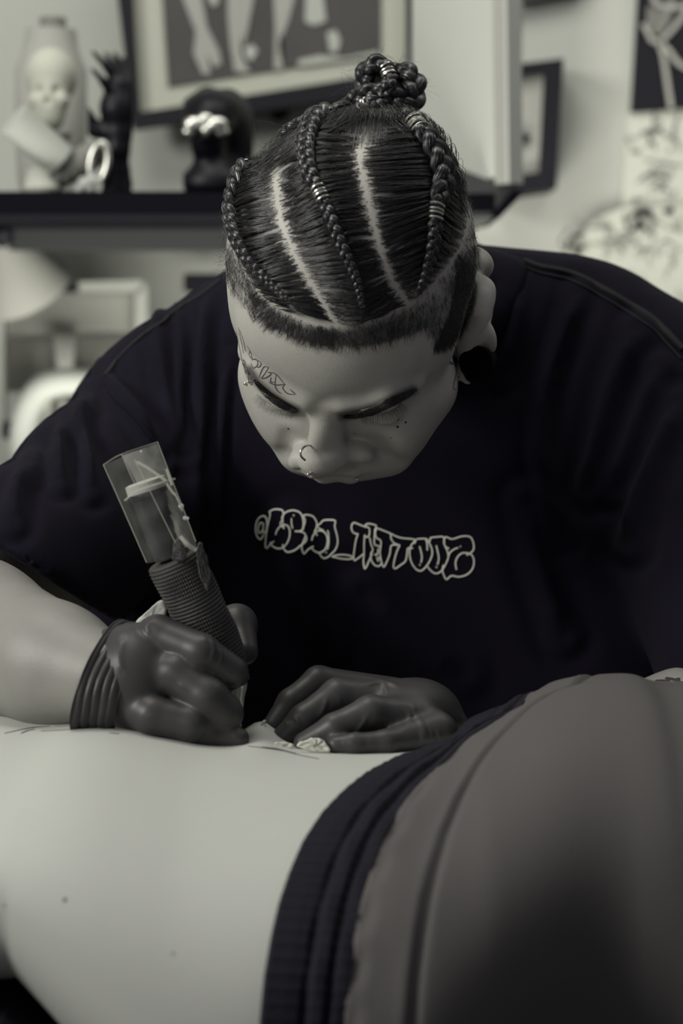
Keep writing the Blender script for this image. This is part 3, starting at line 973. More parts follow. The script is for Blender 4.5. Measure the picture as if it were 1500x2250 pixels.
HAIRLINE = [(490, 600), (505, 640), (548, 692), (590, 722), (640, 745), (690, 760), (745, 766), (800, 766), (850, 757), (900, 742), (932, 724), (946, 742), (952, 765), (975, 768), (1000, 748), (1015, 730), (1034, 690), (1046, 650)]
TOPEDGE = [(505, 470), (512, 520), (530, 580), (560, 630), (600, 668), (650, 700), (700, 716), (745, 718), (800, 706), (850, 690), (900, 668), (945, 632), (985, 590), (1012, 548), (1030, 500)]
q = HPX[:, :2]
front = poly_in(q[:, 0], q[:, 1], [(420, 60), (420, 560)] + HAIRLINE + [(1050, 560), (1120, 60)])
dh = dist_line(q, HAIRLINE); dt = dist_line(q, TOPEDGE)
top = poly_in(q[:, 0], q[:, 1], [(420, 60), (420, 420)] + TOPEDGE + [(1050, 420), (1120, 60)])
hz = HV[:, 2]; hy_ = HV[:, 1]
fringe = front & ~top
dens = np.zeros(len(q))
# band between the braided area and the hairline: light just below the braids, dark fringe near the hairline
fr_ = dt / (dt + dh + 1e-6)
dens[fringe] = (0.28 + 0.54 * np.clip((fr_[fringe] - .05) / .28, 0, 1)) * np.clip(dh[fringe] / 8, 0, 1)
rightside = np.clip((q[:, 0] - 880) / 60, 0, 1)
dens = np.where(fringe, dens * (1 - rightside) + rightside * (0.16 + 0.34 * np.clip((fr_ - .12) / .35, 0, 1)) * np.clip(dh / 6, 0, 1), dens)
leftside = np.clip((600 - q[:, 0]) / 70, 0, 1)
dens = np.where(fringe, dens * (1 - 0.62 * leftside), dens)
PART1 = [(612, 322), (606, 380), (614, 470), (634, 530), (664, 590), (700, 650), (738, 712)]
PART2 = [(808, 282), (790, 345), (800, 400), (820, 490), (838, 560), (862, 620), (900, 668)]
RIM = [(975, 335), (1004, 385), (1024, 440), (1029, 500), (1010, 550), (975, 597), (925, 650)]
dp = np.minimum(dist_line(q, spline(PART1, 30)), dist_line(q, spline(PART2, 30)))
dp2 = dist_line(q, TOPEDGE)
dens[top] = np.clip(0.04 + 0.9 * np.minimum((dp[top] - 2) / 60, dp2[top] / 40), 0.03, 0.93)
back = (HV[:, 1] > .02) & (HV[:, 2] > -.045)
dens = np.where(~front & back, 0.5 * np.clip((HV[:, 1] - .02) / .02, 0, 1), dens)
att = person.data.attributes.new('stubble_arm_shade', 'FLOAT', 'POINT')
full = np.zeros(len(PV), np.float32); full[:len(HV)] = dens; full[len(HV):] = .48   # shade put into the colour of arms and trunk
# eyebrow shading under the brow hairs
BROWL = [(548, 812), (566, 842), (592, 868), (622, 888), (652, 900)]
BROWR = [(752, 914), (790, 906), (830, 892), (868, 875), (906, 858)]
PV2 = PX(HW)[:, :2]
for ln, wd in ((BROWL, 10), (BROWR, 12)):
    d = dist_line(PV2, ln); full[:len(HV)] = np.maximum(full[:len(HV)], 0.8 * np.clip(1.4 - d / wd, 0, 1) * (HV[:, 1] < 0))
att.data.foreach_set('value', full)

# ------------------------------------------------------------------ t-shirt
f = Field((-.60, 1.44, .62), (.56, 2.26, 1.62), .0055)
f.chain([P(425, 932, 1.90), P(760, 870, 1.92), P(1255, 886, 1.90)], [.087, .10, .095], k=.03)
f.ell(P(820, 1300, 1.97), (.215, .150, .30), k=.06)
f.ell(P(850, 1060, 1.93), (.18, .13, .16), k=.06)
f.cone(P(560, 760, 1.88), P(1130, 742, 1.88), .052, .060, k=.035)
f.cone(P(1070, 728, 1.87), P(1180, 750, 1.88), .0590, .056, k=.02)
f.cone(P(1290, 800, 1.89), P(1480, 960, 1.86), .075, .085, k=.04)
f.chain([P(1440, 960, 1.86), P(1640, 1260, 1.74), P(1690, 1480, 1.68)], [.092, .080, .078], k=.03)
f.cone(P(1250, 1200, 1.93), P(1300, 1700, 1.95), .14, .14, k=.06)
f.cone(P(450, 1150, 1.94), P(500, 1700, 1.98), .11, .13, k=.06)
SL = Field(f.lo, f.lo + f.h * (f.n - 1.001), f.h)
SL.V = np.full(f.n, 1.0, np.float32); SL.n = f.n
SL.chain([P(345, 985, 1.88), P(235, 1100, 1.80), P(110, 1215, 1.71), P(0, 1300, 1.65)], [.075, .071, .066, .066], k=.02)
hem0 = P(0, 1208, 1.64); hem1 = P(262, 1372, 1.70)
dh_ = hem1 - hem0; vw = P(130, 1290, 1.0) - np.array([0, 0, CAMZ])
nh = np.cross(dh_, vw); nh /= np.linalg.norm(nh)
if nh[2] > 0: nh = -nh
SL.cut(hem0, nh, .006)
h_ = np.clip(0.5 + 0.5 * (f.V - SL.V) / .02, 0, 1)
f.V = (f.V * (1 - h_) + SL.V * h_ - .02 * h_ * (1 - h_)).astype(np.float32)
# hollow neck opening
f.cone(P(900, 700, 1.86), P(885, 480, 1.74), .058, .064, k=.006, op='s')
SV, SQ = f.nets(3)


def vnormals(V, Q):
    n = np.cross(V[Q[:, 2]] - V[Q[:, 0]], V[Q[:, 3]] - V[Q[:, 1]])
    N = np.zeros_like(V)
    for a in range(4):
        for ax in range(3): N[:, ax] += np.bincount(Q[:, a], n[:, ax], len(V))
    return N / (np.linalg.norm(N, axis=1, keepdims=True) + 1e-12)


def subdiv(V, Q):
    """one linear subdivision of a quad mesh"""
    n = len(V)
    E = np.concatenate([np.stack([Q[:, a], Q[:, (a + 1) % 4]], 1) for a in range(4)]); E.sort(1)
    key = E[:, 0].astype(np.int64) * n + E[:, 1]
    u, inv = np.unique(key, return_inverse=True)
    ev = np.stack([u // n, u % n], 1)
    mid = V[ev].mean(1); cen = V[Q].mean(1)
    m = len(Q); e = inv.reshape(4, m).T + n; c = np.arange(m) + n + len(u)
    W2 = np.concatenate([V, mid, cen])
    Q2 = np.concatenate([np.stack([Q[:, a], e[:, a], c, e[:, (a + 3) % 4]], 1) for a in range(4)])
    return W2, Q2


keep = SV[SQ].mean(1)[:, 2] > .6
# finer cloth where it is seen
SV, SQ = subdiv(SV, SQ)
ST0 = bvh(SV, SQ)
FOLDS = [  # image path, width px, height m
    ([(355, 650), (350, 760), (372, 900), (400, 1010)], 16, .0045),
    ([(385, 640), (396, 760), (395, 880), (410, 980)], 10, .0035),
    ([(460, 640), (448, 780), (440, 900), (420, 1080), (412, 1200)], 13, .005),
    ([(505, 780), (490, 900), (478, 1050), (470, 1200)], 10, .0035),
    ([(215, 800), (250, 850), (300, 910), (350, 975)], 16, .006),
    ([(190, 850), (180, 930), (190, 1010), (205, 1080)], 16, .006),
    ([(160, 900), (130, 980), (135, 1060)], 16, .006),
    ([(70, 1010), (35, 1080), (30, 1150)], 18, .006),
    ([(1140, 620), (1130, 720), (1098, 830)], 18, .004),
    ([(1270, 640), (1235, 740), (1200, 860), (1190, 980), (1210, 1080), (1230, 1180)], 18, .006),
    ([(1400, 720), (1350, 840), (1320, 960), (1290, 1080)], 22, .006),
    ([(1450, 800), (1410, 900), (1370, 1000), (1340, 1080)], 20, .005),
    ([(1490, 880), (1440, 1000), (1400, 1100), (1380, 1200)], 22, .006),
    ([(1160, 1100), (1190, 1250), (1240, 1400)], 26, .006),
    ([(640, 1150), (660, 1300), (720, 1420)], 30, .004),
    ([(800, 1300), (900, 1400), (1020, 1480)], 34, .005),
]
SN = vnormals(SV, SQ); sp = PX(SV)
facing = ((SV - np.array([0, 0, CAMZ])) * SN).sum(1) < 0
for ln, wd, h in FOLDS:
    l2 = spline(ln, 14)
    d = dist_line(sp[:, :2], l2)
    prof = 1.35 * h * (np.exp(-(d / wd) ** 2) - 0.45 * np.exp(-((d - 2.1 * wd) / wd) ** 2))
    # fade at both ends
    e0 = np.hypot(*(sp[:, :2] - l2[0]).T); e1 = np.hypot(*(sp[:, :2] - l2[-1]).T)
    prof *= np.clip(np.minimum(e0, e1) / 60, 0.15, 1) * facing
    SV = SV + SN * prof[:, None]
shirt = mesh_np('t_shirt', SV, SQ, M['shirt'], person)
shirt['label'] = 'black jersey t-shirt with loose folds'
ST = bvh(SV, SQ)


def surf_ribbon(name, paths, tree, wd, m, parent, off=.0008, dg=1.8, closed=False, tall=.0005, n=None, label=None):
    """thin raised strips lying on a surface; widths in metres"""
    mb = MB()
    for pth in paths:
        pp = spline(pth, n or max(6, int(len(pth) * 5)))
        hit = [cast(tree, x, y, 0, dg) for x, y in pp]
        pts = np.array([h[0] for h in hit]); nr = np.array([h[1] for h in hit])
        k = len(pts); V = []; Fs = []
        for i in range(k):
            t = pts[min(i + 1, k - 1)] - pts[max(i - 1, 0)]; t /= np.linalg.norm(t) + 1e-9
            s = np.cross(t, nr[i]); s /= np.linalg.norm(s) + 1e-9
            w_ = wd if np.isscalar(wd) else np.interp(i / (k - 1), np.linspace(0, 1, len(wd)), wd)
            a = pts[i] + nr[i] * off
            V += [a - s * w_ / 2, a - s * w_ * .3 + nr[i] * tall, a + s * w_ * .3 + nr[i] * tall, a + s * w_ / 2]
        for i in range(k - 1):
            for j in range(3): Fs.append((4 * i + j, 4 * i + j + 1, 4 * i + 5 + j, 4 * i + 4 + j))
            Fs.append((4 * i + 3, 4 * i, 4 * i + 4, 4 * i + 7))
        Fs += [(0, 3, 2, 1), (4 * k - 4, 4 * k - 3, 4 * k - 2, 4 * k - 1)]
        mb.add(V, Fs)
    o = mb.build(name, m, parent)
    if label: o['label'] = label
    return o


# shoulder seams, collar
surf_ribbon('shoulder_seam', [[(1150, 574), (1190, 588), (1250, 600), (1310, 628), (1380, 668), (1440, 708), (1500, 768)]], ST, .006, M['seam'], shirt, off=.0002, tall=.0022, n=40)
surf_ribbon('shoulder_seam', [[(1152, 588), (1190, 602), (1250, 616), (1310, 646), (1380, 688), (1440, 730), (1495, 790)]], ST, .0016, M['seam'], shirt, off=.0002, tall=.0012, n=40)
surf_ribbon('shoulder_seam', [[(486, 616), (440, 650), (400, 674), (350, 712), (300, 750), (255, 795), (232, 826)]], ST, .003, M['seam'], shirt, off=.0002, tall=.0016, n=40)
surf_ribbon('sleeve_seam', [[(230, 830), (252, 872), (296, 915), (342, 975)]], ST, .003, M['shirt'], shirt, off=-.0004, tall=.0016, n=30)
# neckband
OUT = spline([(1040, 536), (1100, 552), (1152, 574), (1152, 620), (1132, 672), (1100, 728), (1050, 790), (960, 860)], 60)
INN = spline([(1030, 545), (1056, 560), (1066, 590), (1066, 630), (1058, 690), (1030, 760), (980, 820), (920, 860)], 60)
V = []; Fs = []; K = 7
for i in range(60):
    for j in range(K):
        t = j / (K - 1); x, y = OUT[i] * (1 - t) + INN[i] * t
        p, n_ = cast(ST0, x, y, 0, 1.86)
        bulge = .0015 + .004 * math.sin(math.pi * min(1, t * .9 + .1)) - .001 * (j == 0)
        dd = p - np.array([0, 0, CAMZ]); dd /= np.linalg.norm(dd)
        V.append(p - dd * (bulge + .006 * t + .00055 * (i % 2)))
for i in range(59):
    for j in range(K - 1): Fs.append((i * K + j, i * K + j + 1, (i + 1) * K + j + 1, (i + 1) * K + j))
nb = mesh_np('neckband', V, Fs, M['shirt'], shirt)
sm = nb.modifiers.new('solid', 'SOLIDIFY'); sm.thickness = .002
nb['label'] = 'ribbed neckband'

# lettering on the chest: outline strokes, crop coordinates (2.7778 per px from 540,1090)
def cr(pts): return [(540 + x / 2.7778, 1090 + y / 2.7778) for x, y in pts]
TXT = [
 [(110,235),(92,262),(75,255),(62,225),(60,185),(72,145),(95,124),(118,125),(130,150),(130,190),(122,218),(112,225),(106,212),(108,165)],
 [(106,168),(92,162),(80,178),(74,205),(80,222),(92,222),(104,205)],
 [(145,95),(175,82),(215,84),(230,100),(225,140),(212,170),(232,195)],
 [(145,95),(150,115),(138,170),(125,240),(120,300),(130,318),(150,295),(175,275)],
 [(150,280),(165,305),(200,320),(235,310),(262,270),(270,225),(262,190),(240,175),(212,185),(192,210),(184,235)],
 [(228,150),(222,130),(245,100),(285,88),(325,98),(345,125),(352,170),(345,205),(325,215),(300,215)],
 [(325,215),(355,225),(370,255),(362,280),(330,305),(300,330),(262,342),(240,330),(226,295)],
 [(226,150),(228,170),(234,200)],
 [(292,112),(294,122)],
 [(280,135),(280,165),(286,198)],
 [(350,118),(375,115),(410,125),(432,160),(430,195),(418,218)],
 [(350,118),(362,150),(352,190),(350,205)],
 [(366,240),(352,275),(340,310),(346,340),(356,350),(380,325),(412,306)],
 [(398,308),(412,330),(445,345),(480,330),(498,290),(498,250),(480,220),(450,210),(425,222),(408,245),(402,270)],
 [(418,215),(436,240)],
 [(475,210),(445,195),(440,180),(458,165),(472,150),(500,145),(546,150),(544,185),(558,240),(562,285),(548,325),(520,355),(500,372),(475,378),(455,360),(448,340)],
 [(500,208),(506,230),(508,270),(506,300),(498,325)],
 [(488,338),(492,346)],
 [(525,368),(560,358),(600,357),(640,364),(650,375),(635,384),(590,382),(550,374),(525,368)],
 [(660,160),(648,175),(646,200),(660,225),(685,230)],
 [(660,160),(690,172),(722,185),(748,190),(756,210),(752,240),(735,250),(726,235)],
 [(685,230),(672,270),(664,320),(658,370),(664,392),(690,375),(722,350)],
 [(736,192),(730,178),(750,168),(795,180),(788,205),(800,195)],
 [(726,235),(722,290),(722,350),(718,400),(728,445),(752,395),(772,350)],
 [(756,250),(764,290),(776,325),(765,350),(766,390),(785,420),(810,428),(830,410)],
 [(788,205),(786,235),(785,290),(800,300),(822,310)],
 [(808,318),(806,345),(795,360),(785,350)],
 [(800,372),(808,398)], [(810,368),(822,390)],
 [(800,195),(840,210),(882,228),(905,240)],
 [(800,195),(790,225),(800,255),(825,275),(820,340),(828,400),(842,432),(865,390),(880,350),(890,300),(940,300)],
 [(905,240),(888,232),(886,255),(905,285),(940,300)],
 [(905,240),(950,255),(1030,265),(1030,290)],
 [(940,300),(925,330),(910,380),(902,430),(915,440),(945,420),(975,395),(985,345),(990,318),(1020,318)],
 [(1040,265),(1010,300),(1000,345),(1010,400),(1040,445),(1070,455),(1100,430),(1125,390),(1138,350),(1132,310),(1115,280),(1098,260),(1040,262)],
 [(1108,330),(1106,290),(1098,262)],
 [(1060,305),(1070,340),(1075,375),(1070,405)], [(1060,414),(1064,422)],
 [(1125,268),(1128,255),(1160,250),(1206,250),(1210,290),(1228,330),(1236,370),(1222,410),(1195,455),(1160,472),(1130,455),(1108,428)],
 [(1162,300),(1172,340),(1178,380),(1170,418)], [(1160,428),(1166,436)],
 [(1210,290),(1218,250),(1260,262),(1320,245),(1370,250),(1390,290),(1388,330),(1360,355),(1345,360)],
 [(1214,300),(1222,310),(1240,320)],
 [(1236,370),(1246,345),(1270,325),(1295,315)], [(1306,306),(1312,308)],
 [(1345,360),(1375,355),(1392,390),(1385,440),(1350,478),(1300,492),(1255,486),(1225,508),(1208,480),(1200,450),(1206,420)],
 [(1360,348),(1320,348),(1290,375),(1280,410),(1286,448)],
 [(1125,268),(1120,285),(1132,312)],
]
surf_ribbon('chest_lettering', [cr(t) for t in TXT], ST, .00112, M['print'], shirt, off=.0006, tall=.0003, label='white outlined graffiti lettering across the chest')

# ------------------------------------------------------------------ hair
def S(px, py, off=0.0, dg=1.66): return cast(HT, px, py, off, dg)


def lerp_line(line, t):
    n = len(line) - 1; u = min(max(t, 0), 1) * n; i = min(int(u), n - 1); f_ = u - i
    return np.array(line[i]) * (1 - f_) + np.array(line[i + 1]) * f_


BR_A = [(548, 366), (530, 418), (522, 470), (536, 530), (566, 580), (598, 614), (628, 646)]
BR_B = [(694, 286), (680, 330), (684, 385), (704, 425), (724, 470), (742, 520), (764, 570), (784, 620), (794, 672)]
BR_C = [(906, 292), (930, 326), (950, 370), (956, 410), (944, 450), (940, 490), (936, 540), (924, 595)]
LEFT = [(556, 346), (512, 405), (500, 460), (506, 525), (528, 588), (560, 636), (612, 680)]
secs = [(PART1, BR_A + [(664, 680)]), (LEFT, BR_A + [(664, 680)]), (PART1, BR_B + [(790, 705)]), (PART2, BR_B + [(790, 705)]), (PART2, BR_C + [(905, 650)]), (RIM, BR_C + [(905, 650)])]
strands = []
for si, (ra, rb) in enumerate(secs):
    ra = [tuple(p) for p in spline(ra, 40)]; rb = [tuple(p) for p in spline(rb, 40)]
    for c in range(84):
        tc = (c + rng.random()) / 84
        lift = .0016 + .0016 * rng.random()
        sway = rng.normal() * 5
        A0 = lerp_line(ra, tc); B0 = lerp_line(rb, min(1, tc + .015))
        wdt = np.hypot(*(B0 - A0))
        if wdt < 6: continue
        for k in range(28):
            t0 = tc + rng.normal() * .008; t1 = tc + rng.normal() * .0028
            s0 = rng.random() ** 1.3 * .6
            s0 = max(s0, rng.random() ** .8 * 27 / wdt)
            a = lerp_line(ra, t0); b = lerp_line(rb, t1 + .012)
            hh = .35 + .65 * rng.random()
            pts = []
            for s_ in np.linspace(s0, 1.0, 7):
                p = a * (1 - s_) + b * s_
                p = p + np.array([0, 1]) * (sway * math.sin(math.pi * s_) + rng.normal() * .7)
                ss = (s_ - s0) / (1 - s0)
                off = .0002 + (lift * hh + .0030 * s_) * math.sin(min(1, ss * 1.4) * math.pi / 2)
                pts.append(S(p[0], p[1], off)[0])
            strands.append(np.array(pts))
# crown: everything above the partings runs to the bun
ARC = spline([(500, 470), (512, 405), (556, 346), (612, 318), (694, 284), (806, 280), (906, 290), (975, 335), (1024, 430), (1034, 500)], 60)
BUNB = (842, 236)
for c in range(1500):
    a = lerp_line([tuple(p) for p in ARC], rng.random()) + rng.normal(size=2) * 4
    b = np.array(BUNB) + rng.normal(size=2) * np.array([22, 6])
    pts = []
    for s_ in np.linspace(rng.random() * .4, 1, 8):
        p = a * (1 - s_) + b * s_
        # follow the round of the head: pull towards the outline
        m = np.array([780, 560]); r_ = p - m; bow = 1 + .10 * math.sin(math.pi * s_)
        p = m + r_ * bow
        pts.append(S(p[0], p[1], .0008 + .004 * s_ + .001 * rng.random(), 1.70)[0])
    strands.append(np.array(pts))
# back of the head, away from the lens
N_H = vnormals(HW, HQ)
lb = w2h(P(842, 236, 1.70))
sel = np.where((HV[:, 2] > -.01) & (HV[:, 1] > .045) | ((HV[:, 2] > .075) & (HV[:, 1] > .03)))[0]
sel = sel[~top[sel] | (PX(HW)[sel, 1] < 330)]
tree = HT
for i in rng.choice(sel, 3500):
    p = HW[i].copy(); goal = h2w(lb); pts = []
    ln = .05 + .03 * rng.random()
    for k in range(6):
        h = tree.find_nearest(Vector(p)); nn = np.array(h[1]); base = np.array(h[0])
        pts.append(base + nn * (.0006 + .0008 * k))
        d = goal - base; d = d - nn * d.dot(nn); L = np.linalg.norm(d)
        if L < .004: break
        p = base + d / L * min(ln / 6, L)
    if len(pts) > 2: strands.append(np.array(pts))
hairs('combed_hair', strands, .000125, M['hair'], person)

# short clipped hair round the sides
M['stub'] = mat('clipped_hair', (0.030, 0.028, 0.030), 0.45, spec=0.6)
cand = np.where((full[:len(HV)] > .10) & fringe)[0]
st_ = []
pxh = PX(HW)
wgt = full[cand]; wgt = wgt / wgt.sum()
for i in rng.choice(cand, 7500, p=wgt):
    x, y = pxh[i, :2] + rng.normal(size=2) * 2.2
    cx = 760; ang = math.atan2(y - 420, x - cx)
    dx, dy = math.cos(ang), math.sin(ang)
    if x > 860: dx, dy = -.25 + .35 * (x - 900) / 120, 1.0
    if x < 560: dx, dy = .25, .9
    if abs(x - 738) < 22 and y > 742 and rng.random() < .7: continue
    L = (9 + 9 * rng.random()) * (1.0 if x < 860 else 1.15)
    a = S(x, y, .0001)[0]; b, nb_ = S(x + dx * L * .5 + rng.normal() * 2, y + dy * L * .5, .0007); c_, nc = S(x + dx * L + rng.normal() * 2.5, y + dy * L, .0010)
    if np.linalg.norm(c_ - a) < .012: st_.append(np.array([a, b, c_]))
# light fuzz over the outline of the shaved sides
hairs('clipped_hair', st_, .00010, M['stub'], person)

# eyebrows and lashes
def brow(line, wds, n, name):
    out = []
    ln = [tuple(p) for p in spline(line, 30)]
    for _ in range(n):
        t = rng.random() ** .9; p = lerp_line(ln, t); p2 = lerp_line(ln, min(1, t + .10)); d = p2 - p
        if np.hypot(*d) < 1: d = lerp_line(ln, 1) - lerp_line(ln, .9)
        w_ = np.interp(t, np.linspace(0, 1, len(wds)), wds); u = rng.uniform(-1, 1)
        nrm = np.array([-d[1], d[0]]) / np.hypot(*d)
        a = p + nrm * u * w_ / 2; b = a + d * .9 - nrm * u * w_ * .12
        m = (a + b) / 2
        out.append(np.array([S(*a, .0003)[0], S(*m, .0009)[0], S(*b, .0006)[0]]))
    hairs(name, out, .00011, M['hair'], person)


brow([(655, 904), (628, 893), (600, 875), (575, 852), (562, 836)], [9, 17, 17, 11, 5], 900, 'eyebrow')
brow([(752, 916), (785, 911), (820, 900), (860, 882), (890, 868), (908, 858)], [6, 17, 23, 21, 13, 5], 1300, 'eyebrow')
brow([(556, 846), (547, 826), (541, 806), (534, 790)], [8, 10, 9, 5], 130, 'eyebrow')
def lashes(line, dirf, n):
    out = []
    ln = [tuple(p) for p in spline(line, 30)]
    for k in range(n):
        t = (k + rng.random() * .8) / n; a = lerp_line(ln, t); L = 12 + 7 * math.sin(math.pi * t) + rng.normal() * 1.5
        dx, dy = dirf(t)
        p0, n0 = S(*a, .0002); p1, _ = S(a[0] + dx * L * .5, a[1] + dy * L * .5, .0022); p2, _ = S(a[0] + dx * L, a[1] + dy * L, .0030)
        out.append(np.array([p0, p1, p2]))
    hairs('eyelashes', out, .00013, M['hair'], person)


lashes([(566, 866), (590, 884), (620, 897), (650, 906)], lambda t: (-.45 + .35 * t, .9), 34)
lashes([(792, 912), (825, 910), (860, 899), (882, 884)], lambda t: (.05 + .45 * t, .9), 40)


# ------------------------------------------------------------------ braids
M['tie'] = mat('clear_hair_tie', (0.55, 0.55, 0.5), 0.35, metal=0.6)


def braid(path, nrm, wid, bands=(), name='braid', label=None, flat=.8):
    """three strands plaited along a path of points with surface normals"""
    path = np.array(path); nrm = np.array(nrm)
    seg = np.linalg.norm(np.diff(path, axis=0), axis=1); cum = np.concatenate([[0], np.cumsum(seg)]); L = cum[-1]
    n = max(20, int(L / .0011)); ts = np.linspace(0, L, n)
    pth = np.stack([np.interp(ts, cum, path[:, i]) for i in range(3)], 1)
    nr = np.stack([np.interp(ts, cum, nrm[:, i]) for i in range(3)], 1); nr /= np.linalg.norm(nr, axis=1, keepdims=True)
    for _ in range(3):
        pth[1:-1] = (pth[:-2] + 2 * pth[1:-1] + pth[2:]) / 4; nr[1:-1] = (nr[:-2] + 2 * nr[1:-1] + nr[2:]) / 4
    tan = np.gradient(pth, axis=0); tan /= np.linalg.norm(tan, axis=1, keepdims=True) + 1e-9
    side = np.cross(tan, nr); side /= np.linalg.norm(side, axis=1, keepdims=True) + 1e-9
    nr = np.cross(side, tan)
    w_ = np.interp(np.linspace(0, 1, n), np.linspace(0, 1, len(wid)), wid)
    pinch = np.ones(n)
    bands = [float(np.argmin(np.hypot(*(PX(pth)[:, :2] - np.array(b)).T))) / n if isinstance(b, tuple) else b for b in bands]
    for b in bands: pinch *= 1 - .35 * np.exp(-((ts / L - b) / .045) ** 2)
    w_ = w_ * pinch
    ph = np.concatenate([[0], np.cumsum(2 * math.pi * (L / (n - 1)) / (2.2 * (w_[1:] + w_[:-1]) / 2))]) + rng.random() * 6
    mb = MB(); hs = []
    for k in range(3):
        q = ph + 2 * math.pi * k / 3
        cen = pth + side * (w_ * .27 * np.sin(q))[:, None] + nr * (w_ * .16 * np.sin(2 * q) + w_ * .18)[:, None]
        mb.tube(cen, w_ * .25, seg=12, nrm=nr, flat=flat)
        ct = np.gradient(cen, axis=0); ct /= np.linalg.norm(ct, axis=1, keepdims=True)
        cs = np.cross(ct, nr); cs /= np.linalg.norm(cs, axis=1, keepdims=True); cn = np.cross(cs, ct)
        for j in range(26):
            a = math.pi * (j + .5) / 26 * 1.3 - .15 * math.pi
            a0 = a + rng.normal() * .05
            tw = a0 + .35 * np.sin(q * .5 + j)
            rr_ = w_ * .25 * (1.02 + .06 * rng.random())
            hp_ = cen + cs * (np.cos(tw) * rr_)[:, None] + cn * (np.sin(tw) * rr_ * flat)[:, None]
            hs.append(hp_[::2])
    o = mb.build(name, M['hairtube'], person)
    if label: o['label'] = label
    hairs('plaited_hair', hs, .00011, M['hair'], o, rtip=.9)
    for b in bands:
        i = int(b * (n - 1)); mbb = MB()
        for j in range(4):
            ii = min(n - 2, max(1, i + int(round((j - 1.5) * .0030 / (L / n)))))
            c = pth[ii] + nr[ii] * w_[ii] * .18
            ring = [c + side[ii] * (math.cos(u) * w_[i] * .60) + nr[ii] * (math.sin(u) * w_[i] * .56) + tan[ii] * .0004 * math.sin(u) for u in np.linspace(0, 2 * math.pi, 28, endpoint=False)]
            mbb.tube(ring, .00085, seg=8, closed=True)
        bo = mbb.build('braid_cuff', M['silver'], o); bo['label'] = 'coiled silver cuff'
    return o


def on_head(line, n=40, off=.002, dg=1.68):
    pp = spline(line, n); r = [S(x, y, off, dg) for x, y in pp]
    return [a for a, b in r], [b for a, b in r]


m2 = .000305
p_, n_ = on_head(BR_A[:1] + BR_A[1:] + [(640, 655)], off=.0035); braid(p_, n_, [w * m2 for w in (38, 45, 45, 42, 36, 29, 16)], bands=((546, 376),), label='thin cornrow braid along the left side of the head')
p_, n_ = on_head([(720, 262)] + BR_B, off=.0045); braid(p_, n_, [w * m2 for w in (48, 58, 57, 50, 40, 36, 32, 25, 15)], bands=((704, 430),), label='middle cornrow braid')
p_, n_ = on_head([(884, 270)] + BR_C + [(908, 640)], off=.0045); braid(p_, n_, [w * m2 for w in (42, 49, 55, 57, 50, 38, 33, 26, 15)], bands=((905, 290), (943, 468)), label='cornrow braid on the right side of the head')
p_, n_ = on_head([(560, 350), (600, 322), (650, 292), (705, 268), (770, 252), (815, 240)], off=.003, dg=1.7); braid(p_, n_, [w * m2 for w in (26, 30, 34, 36, 36)], label='braid running over the crown to the bun')
p_, n_ = on_head([(730, 268), (775, 250), (820, 244)], off=.005, dg=1.7); braid(p_, n_, [w * m2 for w in (34, 38, 34)], label='short braid in front of the bun')

# the bun: knotted braids
bc = P(845, 200, 1.70)


def free_braid(pts, wid, **k):
    pp = spline([P(*p) for p in pts], 40)
    c = bc
    nn = pp - c; nn += np.array([0, -1, 0.2]) * .03
    return braid(pp, nn / np.linalg.norm(nn, axis=1, keepdims=True), [w * .000315 for w in wid], **k)


f = Field(P(735, 290, 1.66) - .01, P(925, 125, 1.76) + .01, .002)
f.ell(P(842, 215, 1.705), (.020, .018, .018), k=.004).ell(P(872, 205, 1.702), (.014, .014, .020), k=.006).ell(P(828, 172, 1.70), (.012, .012, .014), k=.006).ell(P(800, 235, 1.705), (.016, .014, .012), k=.006)
V, Q = f.nets(1)
mesh_np('bun_core', V, Q, M['hairtube'], person)
free_braid([(750, 252, 1.690), (772, 226, 1.682), (812, 206, 1.676), (860, 210, 1.672), (896, 238, 1.678), (888, 260, 1.69)], (30, 40, 44, 44, 40), label='thick braid wound round the base of the bun')
free_braid([(868, 245, 1.680), (900, 226, 1.680), (908, 190, 1.684), (890, 160, 1.69), (864, 158, 1.692)], (40, 52, 54, 48, 34), label='braid loop on the right of the bun')
free_braid([(806, 206, 1.688), (800, 172, 1.688), (818, 146, 1.688), (842, 146, 1.688), (856, 170, 1.684)], (36, 42, 44, 40, 34), bands=(.93,), label='braid loop on top of the bun')
free_braid([(842, 212, 1.668), (852, 188, 1.666), (862, 168, 1.672)], (26, 30, 24), label='small braid tip in the middle of the bun')
free_braid([(786, 244, 1.676), (806, 224, 1.668), (830, 226, 1.664), (856, 244, 1.668), (868, 262, 1.676)], (24, 28, 30, 26), bands=(.25,), label='braid crossing low in front of the bun')

# stray hairs
fly = []
def stray(px, py, d, dx, dy, L, curl):
    p = np.array([px, py], float); a = math.atan2(dy, dx); out = []; n = 10; dd = d
    cv = rng.normal() * curl
    for k in range(n):
        out.append(P(p[0], p[1], dd)); a += cv / n + rng.normal() * .12
        p = p + np.array([math.cos(a), math.sin(a)]) * L / n; dd += rng.normal() * .0012
    fly.append(np.array(out))


